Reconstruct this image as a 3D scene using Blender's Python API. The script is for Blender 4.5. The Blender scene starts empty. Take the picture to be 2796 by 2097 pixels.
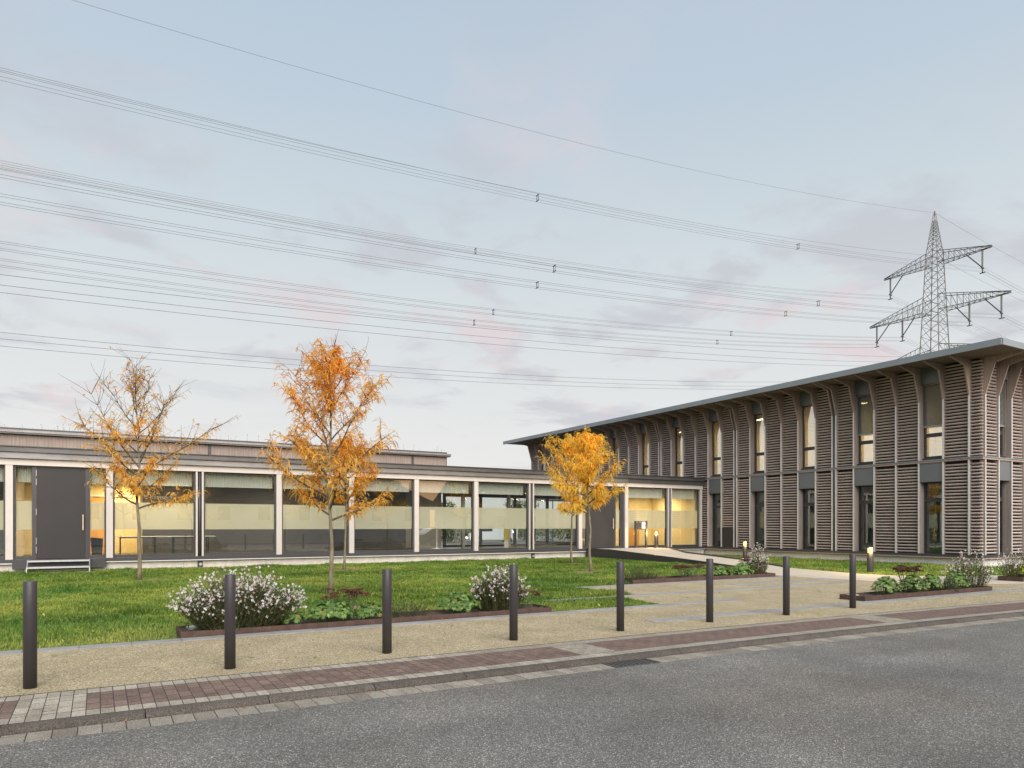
import bpy, bmesh, math, random
import numpy as np
from mathutils import Vector, Matrix
R = math.radians
PI = math.pi
random.seed(7)
rng = np.random.default_rng(7)
scene = bpy.context.scene
COL = scene.collection

# ------------------------------------------------------------------ camera, sky, sun, exposure
# World frame: X runs along the low wing, Y goes away from the street, Z up. Street level z = 0.
cam_d = bpy.data.cameras.new("camera")
cam = bpy.data.objects.new("camera", cam_d)
COL.objects.link(cam)
cam.location = (0, 0, 1.55)
cam.rotation_euler = (R(90), 0, R(-30.136))
cam_d.sensor_width = 36.0
cam_d.lens = 36.0 * 1952 / 2796
cam_d.shift_y = 0.1391
cam_d.clip_start = 0.05
cam_d.clip_end = 6000
scene.camera = cam

SUN_AZ = Vector((-0.12, -0.993, 0)).normalized()
SUN_EL = R(32)
sun_d = bpy.data.lights.new("sun", 'SUN')
sun_d.energy = 4.5
sun_d.angle = R(60)
sun_d.color = (1.0, 0.945, 0.885)
sun = bpy.data.objects.new("sun", sun_d)
COL.objects.link(sun)
sdir = Vector((SUN_AZ.x * math.cos(SUN_EL), SUN_AZ.y * math.cos(SUN_EL), math.sin(SUN_EL)))
sun.rotation_euler = sdir.to_track_quat('Z', 'Y').to_euler()

world = bpy.data.worlds.new("World")
scene.world = world
world.use_nodes = True


def build_sky():
    nt = world.node_tree
    N, L = nt.nodes, nt.links
    N.clear()
    out = N.new('ShaderNodeOutputWorld')
    bg = N.new('ShaderNodeBackground')
    bg.inputs['Strength'].default_value = 0.089
    L.new(bg.outputs[0], out.inputs[0])
    tc = N.new('ShaderNodeTexCoord')
    nrm = N.new('ShaderNodeVectorMath'); nrm.operation = 'NORMALIZE'
    L.new(tc.outputs['Generated'], nrm.inputs[0])
    sep = N.new('ShaderNodeSeparateXYZ')
    L.new(nrm.outputs[0], sep.inputs[0])

    def math_(op, a, b=None, c=None, clamp=False):
        m = N.new('ShaderNodeMath'); m.operation = op; m.use_clamp = clamp
        for i, q in enumerate((a, b, c)):
            if q is None: continue
            if isinstance(q, (int, float)): m.inputs[i].default_value = q
            else: L.new(q, m.inputs[i])
        return m.outputs[0]

    def mixc(fac, a, b, mode='MIX'):
        m = N.new('ShaderNodeMix'); m.data_type = 'RGBA'; m.blend_type = mode
        for i, q in ((0, fac), (6, a), (7, b)):
            if isinstance(q, (int, float)): m.inputs[i].default_value = q
            elif isinstance(q, tuple): m.inputs[i].default_value = (*q, 1)
            else: L.new(q, m.inputs[i])
        return m.outputs[2]

    ramp = N.new('ShaderNodeValToRGB')
    L.new(sep.outputs[2], ramp.inputs[0])
    stops = [(0.0, (.865, .850, .825)), (.095, (.840, .840, .828)), (.218, (.760, .784, .796)),
             (.31, (.690, .752, .780)), (.41, (.612, .696, .752)), (.503, (.540, .640, .735)), (.593, (.500, .608, .722)), (1.0, (.43, .54, .69))]
    e = ramp.color_ramp.elements
    e[0].position, e[0].color = stops[0][0], (*stops[0][1], 1)
    e[1].position, e[1].color = stops[-1][0], (*stops[-1][1], 1)
    for p, c in stops[1:-1]:
        q = e.new(p); q.color = (*c, 1)
    col = ramp.outputs[0]
    # clouds: a flat layer seen in perspective
    dz = math_('ADD', math_('MAXIMUM', sep.outputs[2], 0.0), 0.14)
    cx = math_('DIVIDE', sep.outputs[0], dz)
    cy = math_('DIVIDE', sep.outputs[1], dz)
    comb = N.new('ShaderNodeCombineXYZ')
    L.new(cx, comb.inputs[0]); L.new(cy, comb.inputs[1])

    def noise(scale, detail, off, dist=0.0, rough=.55, stretch=(1, 1, 1)):
        mp = N.new('ShaderNodeMapping')
        mp.inputs['Location'].default_value = off
        mp.inputs['Scale'].default_value = stretch
        L.new(comb.outputs[0], mp.inputs[0])
        n = N.new('ShaderNodeTexNoise')
        n.inputs['Scale'].default_value = scale
        n.inputs['Detail'].default_value = detail
        n.inputs['Distortion'].default_value = dist
        n.inputs['Roughness'].default_value = rough
        L.new(mp.outputs[0], n.inputs[0])
        return n.outputs[0]

    def smooth(x, a, b):
        m = N.new('ShaderNodeMapRange'); m.interpolation_type = 'SMOOTHSTEP'
        m.inputs['From Min'].default_value = a; m.inputs['From Max'].default_value = b
        L.new(x, m.inputs['Value'])
        return m.outputs[0]
    big = smooth(noise(.62, 3, (14.2, 0.6, 0), 0, .5), .34, .54)
    puff = smooth(noise(2.9, 8, (0.3, 4.2, 0), .3, .56, (.8, .8, 1)), .475, .625)
    wisp = smooth(noise(1.5, 6, (2.3, 9.1, 0), .5, .6, (1.0, .5, 1)), .50, .72)
    cl = math_('MAXIMUM', math_('MULTIPLY', big, puff), math_('MULTIPLY', wisp, .20))
    low = smooth(sep.outputs[2], .62, .30)        # fewer clouds high up
    haze_ = smooth(sep.outputs[2], .02, .12)
    cl = math_('MULTIPLY', math_('MULTIPLY', cl, haze_), math_('MULTIPLY_ADD', low, .78, .22))
    pinkness = smooth(noise(1.7, 4, (7.7, 2.2, 0)), .46, .62)
    ccol = mixc(pinkness, (.575, .578, .632), (.790, .662, .682))
    col = mixc(math_('MULTIPLY', cl, .72, clamp=True), col, ccol)
    # the sunset behind the camera, low over the horizon
    dot = N.new('ShaderNodeVectorMath'); dot.operation = 'DOT_PRODUCT'
    L.new(nrm.outputs[0], dot.inputs[0])
    dot.inputs[1].default_value = (0.36, -0.93, 0.07)
    g = math_('POWER', math_('MAXIMUM', dot.outputs['Value'], 0.0), 14.0)
    col = mixc(math_('MULTIPLY', g, .9, clamp=True), col, (2.3, 1.25, .62))
    # physical sky of a low sun blended in
    sky = N.new('ShaderNodeTexSky')
    sky.sky_type = 'NISHITA'
    sky.sun_disc = False
    sky.sun_elevation = R(9)
    sky.sun_rotation = math.atan2(SUN_AZ.x, SUN_AZ.y)
    sky.dust_density = 2.0
    sc = N.new('ShaderNodeVectorMath'); sc.operation = 'SCALE'
    L.new(col, sc.inputs[0]); sc.inputs['Scale'].default_value = 10.0
    fin = mixc(.07, sc.outputs[0], sky.outputs[0])
    L.new(fin, bg.inputs['Color'])


build_sky()
vs = scene.view_settings
vs.view_transform = 'Standard'
vs.look = 'None'
vs.exposure = 0.2
vs.gamma = 1.0
vs.use_curve_mapping = False
cy_ = scene.cycles
cy_.use_denoising = True
cy_.max_bounces = 8
cy_.transparent_max_bounces = 24
cy_.caustics_reflective = False
cy_.caustics_refractive = False
cy_.sample_clamp_indirect = 4.0


# ------------------------------------------------------------------ materials
class Nd:
    """small node helper around one material"""
    def __init__(self, name):
        self.m = bpy.data.materials.new(name)
        self.m.use_nodes = True
        self.nt = self.m.node_tree
        self.N, self.L = self.nt.nodes, self.nt.links
        self.bsdf = self.N['Principled BSDF']
        self.out = self.N['Material Output']
        self.tc = self.N.new('ShaderNodeTexCoord')
        self.geo = self.N.new('ShaderNodeNewGeometry')

    def pos(self, scale=(1, 1, 1)):
        mp = self.N.new('ShaderNodeMapping')
        mp.inputs['Scale'].default_value = scale
        self.L.new(self.geo.outputs['Position'], mp.inputs[0])
        return mp.outputs[0]

    def noise(self, scale, detail=4, vec=None, rough=.55, dist=0):
        n = self.N.new('ShaderNodeTexNoise')
        n.inputs['Scale'].default_value = scale
        n.inputs['Detail'].default_value = detail
        n.inputs['Roughness'].default_value = rough
        n.inputs['Distortion'].default_value = dist
        self.L.new(vec if vec is not None else self.geo.outputs['Position'], n.inputs['Vector'])
        return n.outputs[0]

    def voro(self, scale, vec=None, out='Color', feature='F1'):
        n = self.N.new('ShaderNodeTexVoronoi')
        n.feature = feature
        n.inputs['Scale'].default_value = scale
        self.L.new(vec if vec is not None else self.geo.outputs['Position'], n.inputs['Vector'])
        return n.outputs[out]

    def ramp(self, x, stops):
        r = self.N.new('ShaderNodeValToRGB')
        self.L.new(x, r.inputs[0])
        e = r.color_ramp.elements
        e[0].position, e[0].color = stops[0][0], (*stops[0][1], 1)
        e[1].position, e[1].color = stops[-1][0], (*stops[-1][1], 1)
        for p, c in stops[1:-1]:
            q = e.new(p); q.color = (*c, 1)
        return r.outputs[0]

    def mix(self, fac, a, b, mode='MIX'):
        m = self.N.new('ShaderNodeMix'); m.data_type = 'RGBA'; m.blend_type = mode
        for i, q in ((0, fac), (6, a), (7, b)):
            if isinstance(q, (int, float)): m.inputs[i].default_value = q
            elif isinstance(q, tuple): m.inputs[i].default_value = (*q, 1)
            else: self.L.new(q, m.inputs[i])
        return m.outputs[2]

    def math(self, op, a, b=None, clamp=False):
        m = self.N.new('ShaderNodeMath'); m.operation = op; m.use_clamp = clamp
        for i, q in enumerate((a, b)):
            if q is None: continue
            if isinstance(q, (int, float)): m.inputs[i].default_value = q
            else: self.L.new(q, m.inputs[i])
        return m.outputs[0]

    def attr(self, name):
        a = self.N.new('ShaderNodeAttribute'); a.attribute_name = name
        return a.outputs['Fac']

    def rnd(self):
        o = self.N.new('ShaderNodeObjectInfo')
        return o.outputs['Random']

    def col(self, c):
        if isinstance(c, tuple): self.bsdf.inputs['Base Color'].default_value = (*c, 1)
        else: self.L.new(c, self.bsdf.inputs['Base Color'])

    def bump(self, h, strength=.3, dist=.01):
        b = self.N.new('ShaderNodeBump')
        b.inputs['Strength'].default_value = strength
        b.inputs['Distance'].default_value = dist
        self.L.new(h, b.inputs['Height'])
        self.L.new(b.outputs[0], self.bsdf.inputs['Normal'])

    def set(self, **k):
        for a, v in k.items():
            self.bsdf.inputs[a.replace('_', ' ')].default_value = v
        return self


MATS = {}


def mat(name, base, rough=.6, metal=0.0, var=.12, vscale=3.0, bump=0.0, bscale=60, spec=.4, stretch=(1, 1, 1), rnd=0.0, dirt=0.0):
    n = Nd(name)
    n.set(Roughness=rough, Metallic=metal)
    n.bsdf.inputs['Specular IOR Level'].default_value = spec
    lo = tuple(c * (1 - var) for c in base)
    hi = tuple(min(1, c * (1 + var)) for c in base)
    c = n.ramp(n.noise(vscale, 5, n.pos(stretch)), [(.3, lo), (.7, hi)])
    if rnd:
        k = n.ramp(n.rnd(), [(0, (1 - rnd,) * 3), (1, (1 + rnd,) * 3)])
        c = n.mix(1.0, c, k, 'MULTIPLY')
    if dirt:
        d = n.ramp(n.noise(vscale * .37, 6, n.pos(stretch), .65), [(.45, (1, 1, 1)), (.75, (1 - dirt,) * 3)])
        c = n.mix(1.0, c, d, 'MULTIPLY')
    n.col(c)
    if bump:
        n.bump(n.noise(bscale, 3), bump, .01)
    MATS[name] = n.m
    return n.m


def m_asphalt():
    n = Nd('asphalt')
    v = n.voro(135, out='Color')
    sep = n.N.new('ShaderNodeSeparateColor'); n.L.new(v, sep.inputs[0])
    stones = n.ramp(sep.outputs[0], [(0, (.060, .056, .051)), (.4, (.115, .108, .099)), (.75, (.180, .169, .155)), (.92, (.30, .282, .258)), (1.0, (.60, .57, .52))])
    patch = n.ramp(n.noise(.55, 6, None, .62), [(.32, (.76, .75, .73)), (.68, (1.18, 1.175, 1.165))])
    c = n.mix(1.0, stones, patch, 'MULTIPLY')
    lane = n.ramp(n.noise(1.0, 4, n.pos((.10, .85, 1)), .5), [(.36, (.86, .85, .84)), (.64, (1.10, 1.10, 1.09))])
    c = n.mix(1.0, c, lane, 'MULTIPLY')
    tint = n.ramp(n.noise(.35, 3), [(.4, (.97, 1.0, 1.01)), (.65, (1.05, 1.0, .95))])
    n.col(n.mix(1.0, c, tint, 'MULTIPLY'))
    n.set(Roughness=.78)
    n.bump(n.math('ADD', n.voro(135, out='Distance'), n.noise(260, 2)), .34, .006)
    return n.m


def m_gravel():
    n = Nd('gravel')
    v = n.voro(120, out='Color')
    sep = n.N.new('ShaderNodeSeparateColor'); n.L.new(v, sep.inputs[0])
    st = n.ramp(sep.outputs[0], [(0, (.10, .070, .038)), (.3, (.30, .232, .130)), (.7, (.48, .385, .238)), (.93, (.64, .55, .375)), (1, (.80, .73, .57))])
    big = n.noise(1.3, 6, None, .6)
    c = n.mix(1.0, st, n.ramp(big, [(.3, (.82, .81, .78)), (.7, (1.1, 1.1, 1.1))]), 'MULTIPLY')
    moss = n.ramp(n.noise(2.2, 7, None, .68), [(.52, (0, 0, 0)), (.72, (.55, .55, .55))])
    ms = n.N.new('ShaderNodeSeparateColor'); n.L.new(moss, ms.inputs[0])
    n.col(n.mix(ms.outputs[0], c, (.24, .235, .085)))
    n.set(Roughness=.9)
    n.bump(n.voro(120, out='Distance'), .7, .008)
    return n.m


def m_paver(name, a, b, speck=.5):
    n = Nd(name)
    c = n.mix(n.rnd(), a, b)
    s = n.voro(190, out='Color')
    sep = n.N.new('ShaderNodeSeparateColor'); n.L.new(s, sep.inputs[0])
    k = n.ramp(sep.outputs[0], [(0, (1 - speck,) * 3), (.5, (1, 1, 1)), (1, (1 + speck * 1.4,) * 3)])
    c = n.mix(1.0, c, k, 'MULTIPLY')
    st = n.ramp(n.noise(3.0, 6, None, .65), [(.35, (.78, .77, .75)), (.65, (1.1, 1.1, 1.1))])
    n.col(n.mix(1.0, c, st, 'MULTIPLY'))
    n.set(Roughness=.85)
    n.bump(n.noise(220, 3), .4, .005)
    return n.m


def m_leaf(name, stops, trans=.35, rough=.55):
    n = Nd(name)
    c = n.ramp(n.attr('tint'), stops)
    n.col(c)
    n.set(Roughness=rough)
    n.bsdf.inputs['Specular IOR Level'].default_value = .3
    tr = n.N.new('ShaderNodeBsdfTranslucent')
    n.L.new(c, tr.inputs[0])
    ms = n.N.new('ShaderNodeMixShader')
    ms.inputs[0].default_value = trans
    n.L.new(n.bsdf.outputs[0], ms.inputs[1]); n.L.new(tr.outputs[0], ms.inputs[2])
    n.L.new(ms.outputs[0], n.out.inputs[0])
    return n.m


def m_grass(name):
    n = Nd(name)
    t = n.ramp(n.attr('tint'), [(0, (.074, .130, .022)), (.4, (.160, .258, .046)), (.8, (.290, .372, .078)), (1, (.52, .45, .20))])
    z = n.ramp(n.noise(.42, 5, None, .6), [(.34, (.68, .88, .80)), (.66, (1.42, 1.20, 1.0))])
    c = n.mix(1.0, t, z, 'MULTIPLY')
    n.col(c)
    n.set(Roughness=.6)
    n.bsdf.inputs['Specular IOR Level'].default_value = .25
    tr = n.N.new('ShaderNodeBsdfTranslucent'); n.L.new(c, tr.inputs[0])
    ms = n.N.new('ShaderNodeMixShader'); ms.inputs[0].default_value = .35
    n.L.new(n.bsdf.outputs[0], ms.inputs[1]); n.L.new(tr.outputs[0], ms.inputs[2])
    n.L.new(ms.outputs[0], n.out.inputs[0])
    return n.m


def m_glass(name, tint, f0=.07, base=.0):
    n = Nd(name)
    N, L = n.N, n.L
    tr = N.new('ShaderNodeBsdfTransparent'); tr.inputs[0].default_value = (*tint, 1)
    gl = N.new('ShaderNodeBsdfGlossy'); gl.inputs['Roughness'].default_value = .0
    gl.inputs[0].default_value = (.97, .98, 1, 1)
    b = N.new('ShaderNodeBump'); b.inputs['Strength'].default_value = .02; b.inputs['Distance'].default_value = .02
    L.new(n.noise(1.3, 1), b.inputs['Height'])
    L.new(b.outputs[0], gl.inputs['Normal'])
    dt = N.new('ShaderNodeVectorMath'); dt.operation = 'DOT_PRODUCT'
    L.new(n.geo.outputs['Normal'], dt.inputs[0]); L.new(n.geo.outputs['Incoming'], dt.inputs[1])
    one = n.math('SUBTRACT', 1.0, n.math('ABSOLUTE', dt.outputs['Value']), clamp=True)
    p5 = n.math('POWER', one, 5.0)
    fac = n.math('ADD', n.math('MULTIPLY', p5, 1 - f0), f0 + base, clamp=True)
    ms = N.new('ShaderNodeMixShader')
    L.new(fac, ms.inputs[0]); L.new(tr.outputs[0], ms.inputs[1]); L.new(gl.outputs[0], ms.inputs[2])
    L.new(ms.outputs[0], n.out.inputs[0])
    return n.m


def m_film(name, color, alpha, trans=.5):
    n = Nd(name)
    N, L = n.N, n.L
    n.col(n.ramp(n.noise(.9, 3), [(.3, tuple(c * .94 for c in color)), (.7, color)])); n.set(Roughness=.7)
    tl = N.new('ShaderNodeBsdfTranslucent'); tl.inputs[0].default_value = (*color, 1)
    tr = N.new('ShaderNodeBsdfTransparent')
    a = N.new('ShaderNodeMixShader'); a.inputs[0].default_value = trans
    L.new(n.bsdf.outputs[0], a.inputs[1]); L.new(tl.outputs[0], a.inputs[2])
    b = N.new('ShaderNodeMixShader'); b.inputs[0].default_value = alpha
    L.new(tr.outputs[0], b.inputs[1]); L.new(a.outputs[0], b.inputs[2])
    L.new(b.outputs[0], n.out.inputs[0])
    return n.m


def m_emit(name, color, strength):
    n = Nd(name)
    e = n.N.new('ShaderNodeEmission')
    e.inputs[0].default_value = (*color, 1); e.inputs[1].default_value = strength
    n.L.new(e.outputs[0], n.out.inputs[0])
    return n.m


def m_planks(name, base, axis=0, width=.12, rough=.75):
    """vertical boards: grain streaks along z, slightly different tone for each board"""
    n = Nd(name)
    st = (26, 26, 1.2)
    g = n.noise(1.0, 6, n.pos(st), .6)
    c = n.ramp(g, [(.3, tuple(x * .78 for x in base)), (.7, tuple(x * 1.18 for x in base))])
    w = n.ramp(n.noise(.8, 4), [(.3, (.88, .88, .9)), (.7, (1.08, 1.06, 1.04))])
    n.col(n.mix(1.0, c, w, 'MULTIPLY'))
    n.set(Roughness=rough)
    n.bsdf.inputs['Specular IOR Level'].default_value = .25
    n.bump(g, .25, .006)
    return n.m


def m_slat(name, base):
    n = Nd(name)
    g = n.noise(1.0, 6, n.pos((3, 3, 60)), .6)
    c = n.ramp(g, [(.3, tuple(x * .80 for x in base)), (.7, tuple(x * 1.15 for x in base))])
    k = n.ramp(n.noise(.8, 5, n.pos((1, 1, 9)), .6), [(.3, (.78, .78, .80)), (.7, (1.16, 1.11, 1.06))])
    c = n.mix(1.0, c, k, 'MULTIPLY')
    n.col(c)
    n.set(Roughness=.6)
    n.bsdf.inputs['Specular IOR Level'].default_value = .45
    n.bump(g, .15, .004)
    return n.m


A = m_asphalt()
GRAVEL = m_gravel()
RED = m_paver('red_concrete', (.135, .088, .068), (.198, .132, .104), .45)
GREY = m_paver('grey_concrete', (.265, .232, .182), (.395, .35, .285), .45)
KERB = m_paver('kerb_concrete', (.074, .061, .050), (.098, .081, .067), .65)
GUTTER = m_paver('gutter_concrete', (.19, .165, .132), (.30, .265, .215), .5)
GRANITE = mat('granite', (.285, .28, .272), .75, var=.10, vscale=9, bump=.2, bscale=180, rnd=.10, dirt=.25)
JOINT = mat('joint_sand', (.040, .034, .026), .95, var=.3, vscale=20)
SOIL = mat('garden_soil', (.075, .052, .038), .95, var=.45, vscale=22, bump=.9, bscale=45)
MULCH = mat('bark_mulch', (.20, .135, .085), .95, var=.5, vscale=30, bump=.9, bscale=50)
TURF = mat('turf', (.085, .120, .030), .95, var=.4, vscale=6, bump=.6, bscale=40)
PATHC = mat('path_concrete', (.52, .455, .36), .8, var=.09, vscale=2.2, bump=.15, bscale=150, dirt=.18)
CORTEN = mat('corten_steel', (.090, .052, .041), .75, var=.25, vscale=7, bump=.2, bscale=90, dirt=.3)
ANTH = mat('anthracite_paint', (.062, .057, .060), .42, metal=.25, var=.07, vscale=4, dirt=.12)
ANTH2 = mat('anthracite_frame', (.058, .058, .061), .45, metal=.2, var=.08, vscale=4)
DOORM = mat('door_paint', (.042, .039, .039), .55, metal=.0, spec=.25, var=.05, vscale=2)
CREAM = mat('pale_paint', (.56, .51, .47), .6, var=.035, vscale=3, dirt=.07)
ZINC = mat('zinc_sheet', (.21, .205, .20), .42, metal=.55, var=.14, vscale=1.6, dirt=.2, stretch=(1, 1, 2.5))
ZINCD = mat('dark_zinc', (.105, .103, .102), .45, metal=.5, var=.15, vscale=2, dirt=.2)
FASCIA = mat('roof_metal', (.24, .268, .288), .5, metal=.15, var=.06, vscale=1.2, dirt=.10)
CONC = mat('plinth_concrete', (.62, .585, .53), .85, var=.10, vscale=5, bump=.3, bscale=90, dirt=.30)
CONC2 = mat('washed_concrete', (.74, .72, .69), .85, var=.35, vscale=45, bump=.4, bscale=90, dirt=.25)
ALU = mat('aluminium_strip', (.62, .61, .60), .5, metal=.15, var=.06, vscale=3)
SLAT = m_slat('louvre_timber', (.45, .392, .365))
WOOD = m_planks('grey_larch', (.36, .30, .27))
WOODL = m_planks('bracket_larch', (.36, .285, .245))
CLAD = m_planks('board_cladding', (.285, .235, .205))
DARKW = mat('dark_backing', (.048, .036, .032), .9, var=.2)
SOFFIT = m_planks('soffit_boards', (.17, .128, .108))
PANEL = mat('metal_panel', (.150, .160, .168), .42, metal=.25, var=.05, vscale=1.5)
BLIND = mat('blind_slats', (.27, .295, .305), .4, metal=.3, var=.05)
GLASS = m_glass('window_glass', (.96, .97, .95), .085)
GLASSD = m_glass('office_glass', (.80, .87, .84), .10)
GLASSU = m_glass('upper_glass', (.84, .86, .80), .40)
FILM = m_film('frosted_film', (.84, .80, .63), .70, .42)
CURT = m_film('pleated_fabric', (.78, .82, .76), .93, .35)
VOILE = m_film('sheer_curtain', (.72, .72, .68), .8, .4)
STEEL = mat('galvanised_steel', (.46, .47, .48), .45, metal=.6, var=.1, vscale=8)
PYLON = mat('pylon_steel', (.135, .130, .115), .6, metal=.5, var=.15, vscale=1.0)
WIRE = mat('cable_aluminium', (.20, .205, .21), .6, metal=.3, var=.05)
BARK = mat('young_bark', (.20, .170, .112), .9, var=.4, vscale=14, bump=.6, bscale=70, stretch=(1, 1, .4))
TWIG = mat('dark_twig', (.105, .085, .065), .85, var=.25, vscale=10)
ORANGE = m_leaf('orange_leaflets', [(0, (.55, .19, .030)), (.25, (.82, .355, .055)), (.55, (.93, .490, .085)), (.85, (.96, .610, .135)), (1, (.96, .70, .21))], .58)
YELLOW = m_leaf('golden_leaflets', [(0, (.70, .28, .028)), (.35, (.95, .500, .045)), (.7, (.98, .640, .075)), (1, (.98, .74, .15))], .58)
GRASSM = m_grass('grass_blades')
GERA = m_leaf('geranium_leaf', [(0, (.055, .105, .035)), (.4, (.115, .205, .048)), (.75, (.215, .325, .088)), (.92, (.33, .41, .125)), (.96, (.42, .30, .09)), (1, (.45, .22, .07))], .25)
LIME = m_leaf('lime_leaf', [(0, (.20, .27, .03)), (.5, (.38, .44, .05)), (1, (.52, .55, .10))], .3)
HERB = m_leaf('herb_leaf', [(0, (.050, .055, .026)), (.5, (.105, .120, .060)), (1, (.19, .205, .11))], .25)
GAURA = m_leaf('wandflower_green', [(0, (.050, .062, .026)), (.5, (.105, .130, .050)), (.8, (.19, .19, .085)), (1, (.26, .17, .11))], .3)
PETAL = m_leaf('white_petal', [(0, (.62, .40, .42)), (.25, (.78, .64, .64)), (.5, (.86, .80, .79)), (1, (.90, .88, .86))], .35)
SEDUM = m_leaf('sedum_head', [(0, (.045, .018, .014)), (.6, (.110, .046, .030)), (1, (.22, .105, .06))], .1)
SEDG = m_leaf('sedum_green', [(0, (.09, .13, .06)), (1, (.20, .26, .12))], .2)
HEDGE = m_leaf('hedge_leaf', [(0, (.035, .05, .015)), (.5, (.085, .11, .03)), (1, (.20, .21, .06))], .25)
FALLEN = m_leaf('fallen_leaf', [(0, (.10, .035, .02)), (.5, (.28, .10, .04)), (1, (.42, .22, .06))], .1)
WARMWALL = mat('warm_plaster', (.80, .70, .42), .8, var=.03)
INTWALL = mat('interior_plaster', (.55, .54, .50), .8, var=.04)
DARKWALL = mat('dark_partition', (.13, .12, .115), .7, var=.08)
INTFLOOR = mat('interior_floor', (.095, .068, .045), .35, var=.15, vscale=3)
CEIL = mat('ceiling_board', (.42, .41, .385), .8, var=.05)
OAK = mat('oak_veneer', (.60, .33, .10), .5, var=.12, vscale=2, stretch=(8, 8, .6))
WHITE = mat('white_laminate', (.80, .80, .77), .4, var=.03)
BLACK = mat('black_plastic', (.028, .030, .030), .45, var=.1)
HOUSEW = mat('white_render', (.68, .69, .70), .9, var=.05, vscale=2)
TILE = mat('dark_roof_tiles', (.070, .062, .062), .8, var=.25, vscale=14)
CARBLUE = mat('blue_car_paint', (.055, .075, .115), .25, metal=.4, var=.03)
VANW = mat('white_car_paint', (.75, .77, .78), .3, var=.03)
RUBBER = mat('tyre_rubber', (.025, .025, .025), .8, var=.1)
CARGLASS = mat('car_window', (.03, .04, .045), .1, var=.1, spec=.7)
YELLOWP = mat('yellow_lacquer', (.80, .62, .04), .5, var=.04)
PALEG = mat('lens_glass', (.50, .60, .57), .25, var=.08)
GLOW = m_emit('warm_lamp_glow', (1.0, .56, .17), 2.6)
DOWNL = m_emit('downlight_glow', (1.0, .74, .40), 14)
TEXTM = mat('white_lettering', (.80, .80, .76), .5, var=.02)


# ------------------------------------------------------------------ mesh and object helpers
WP = {}     # world position of an empty


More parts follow.
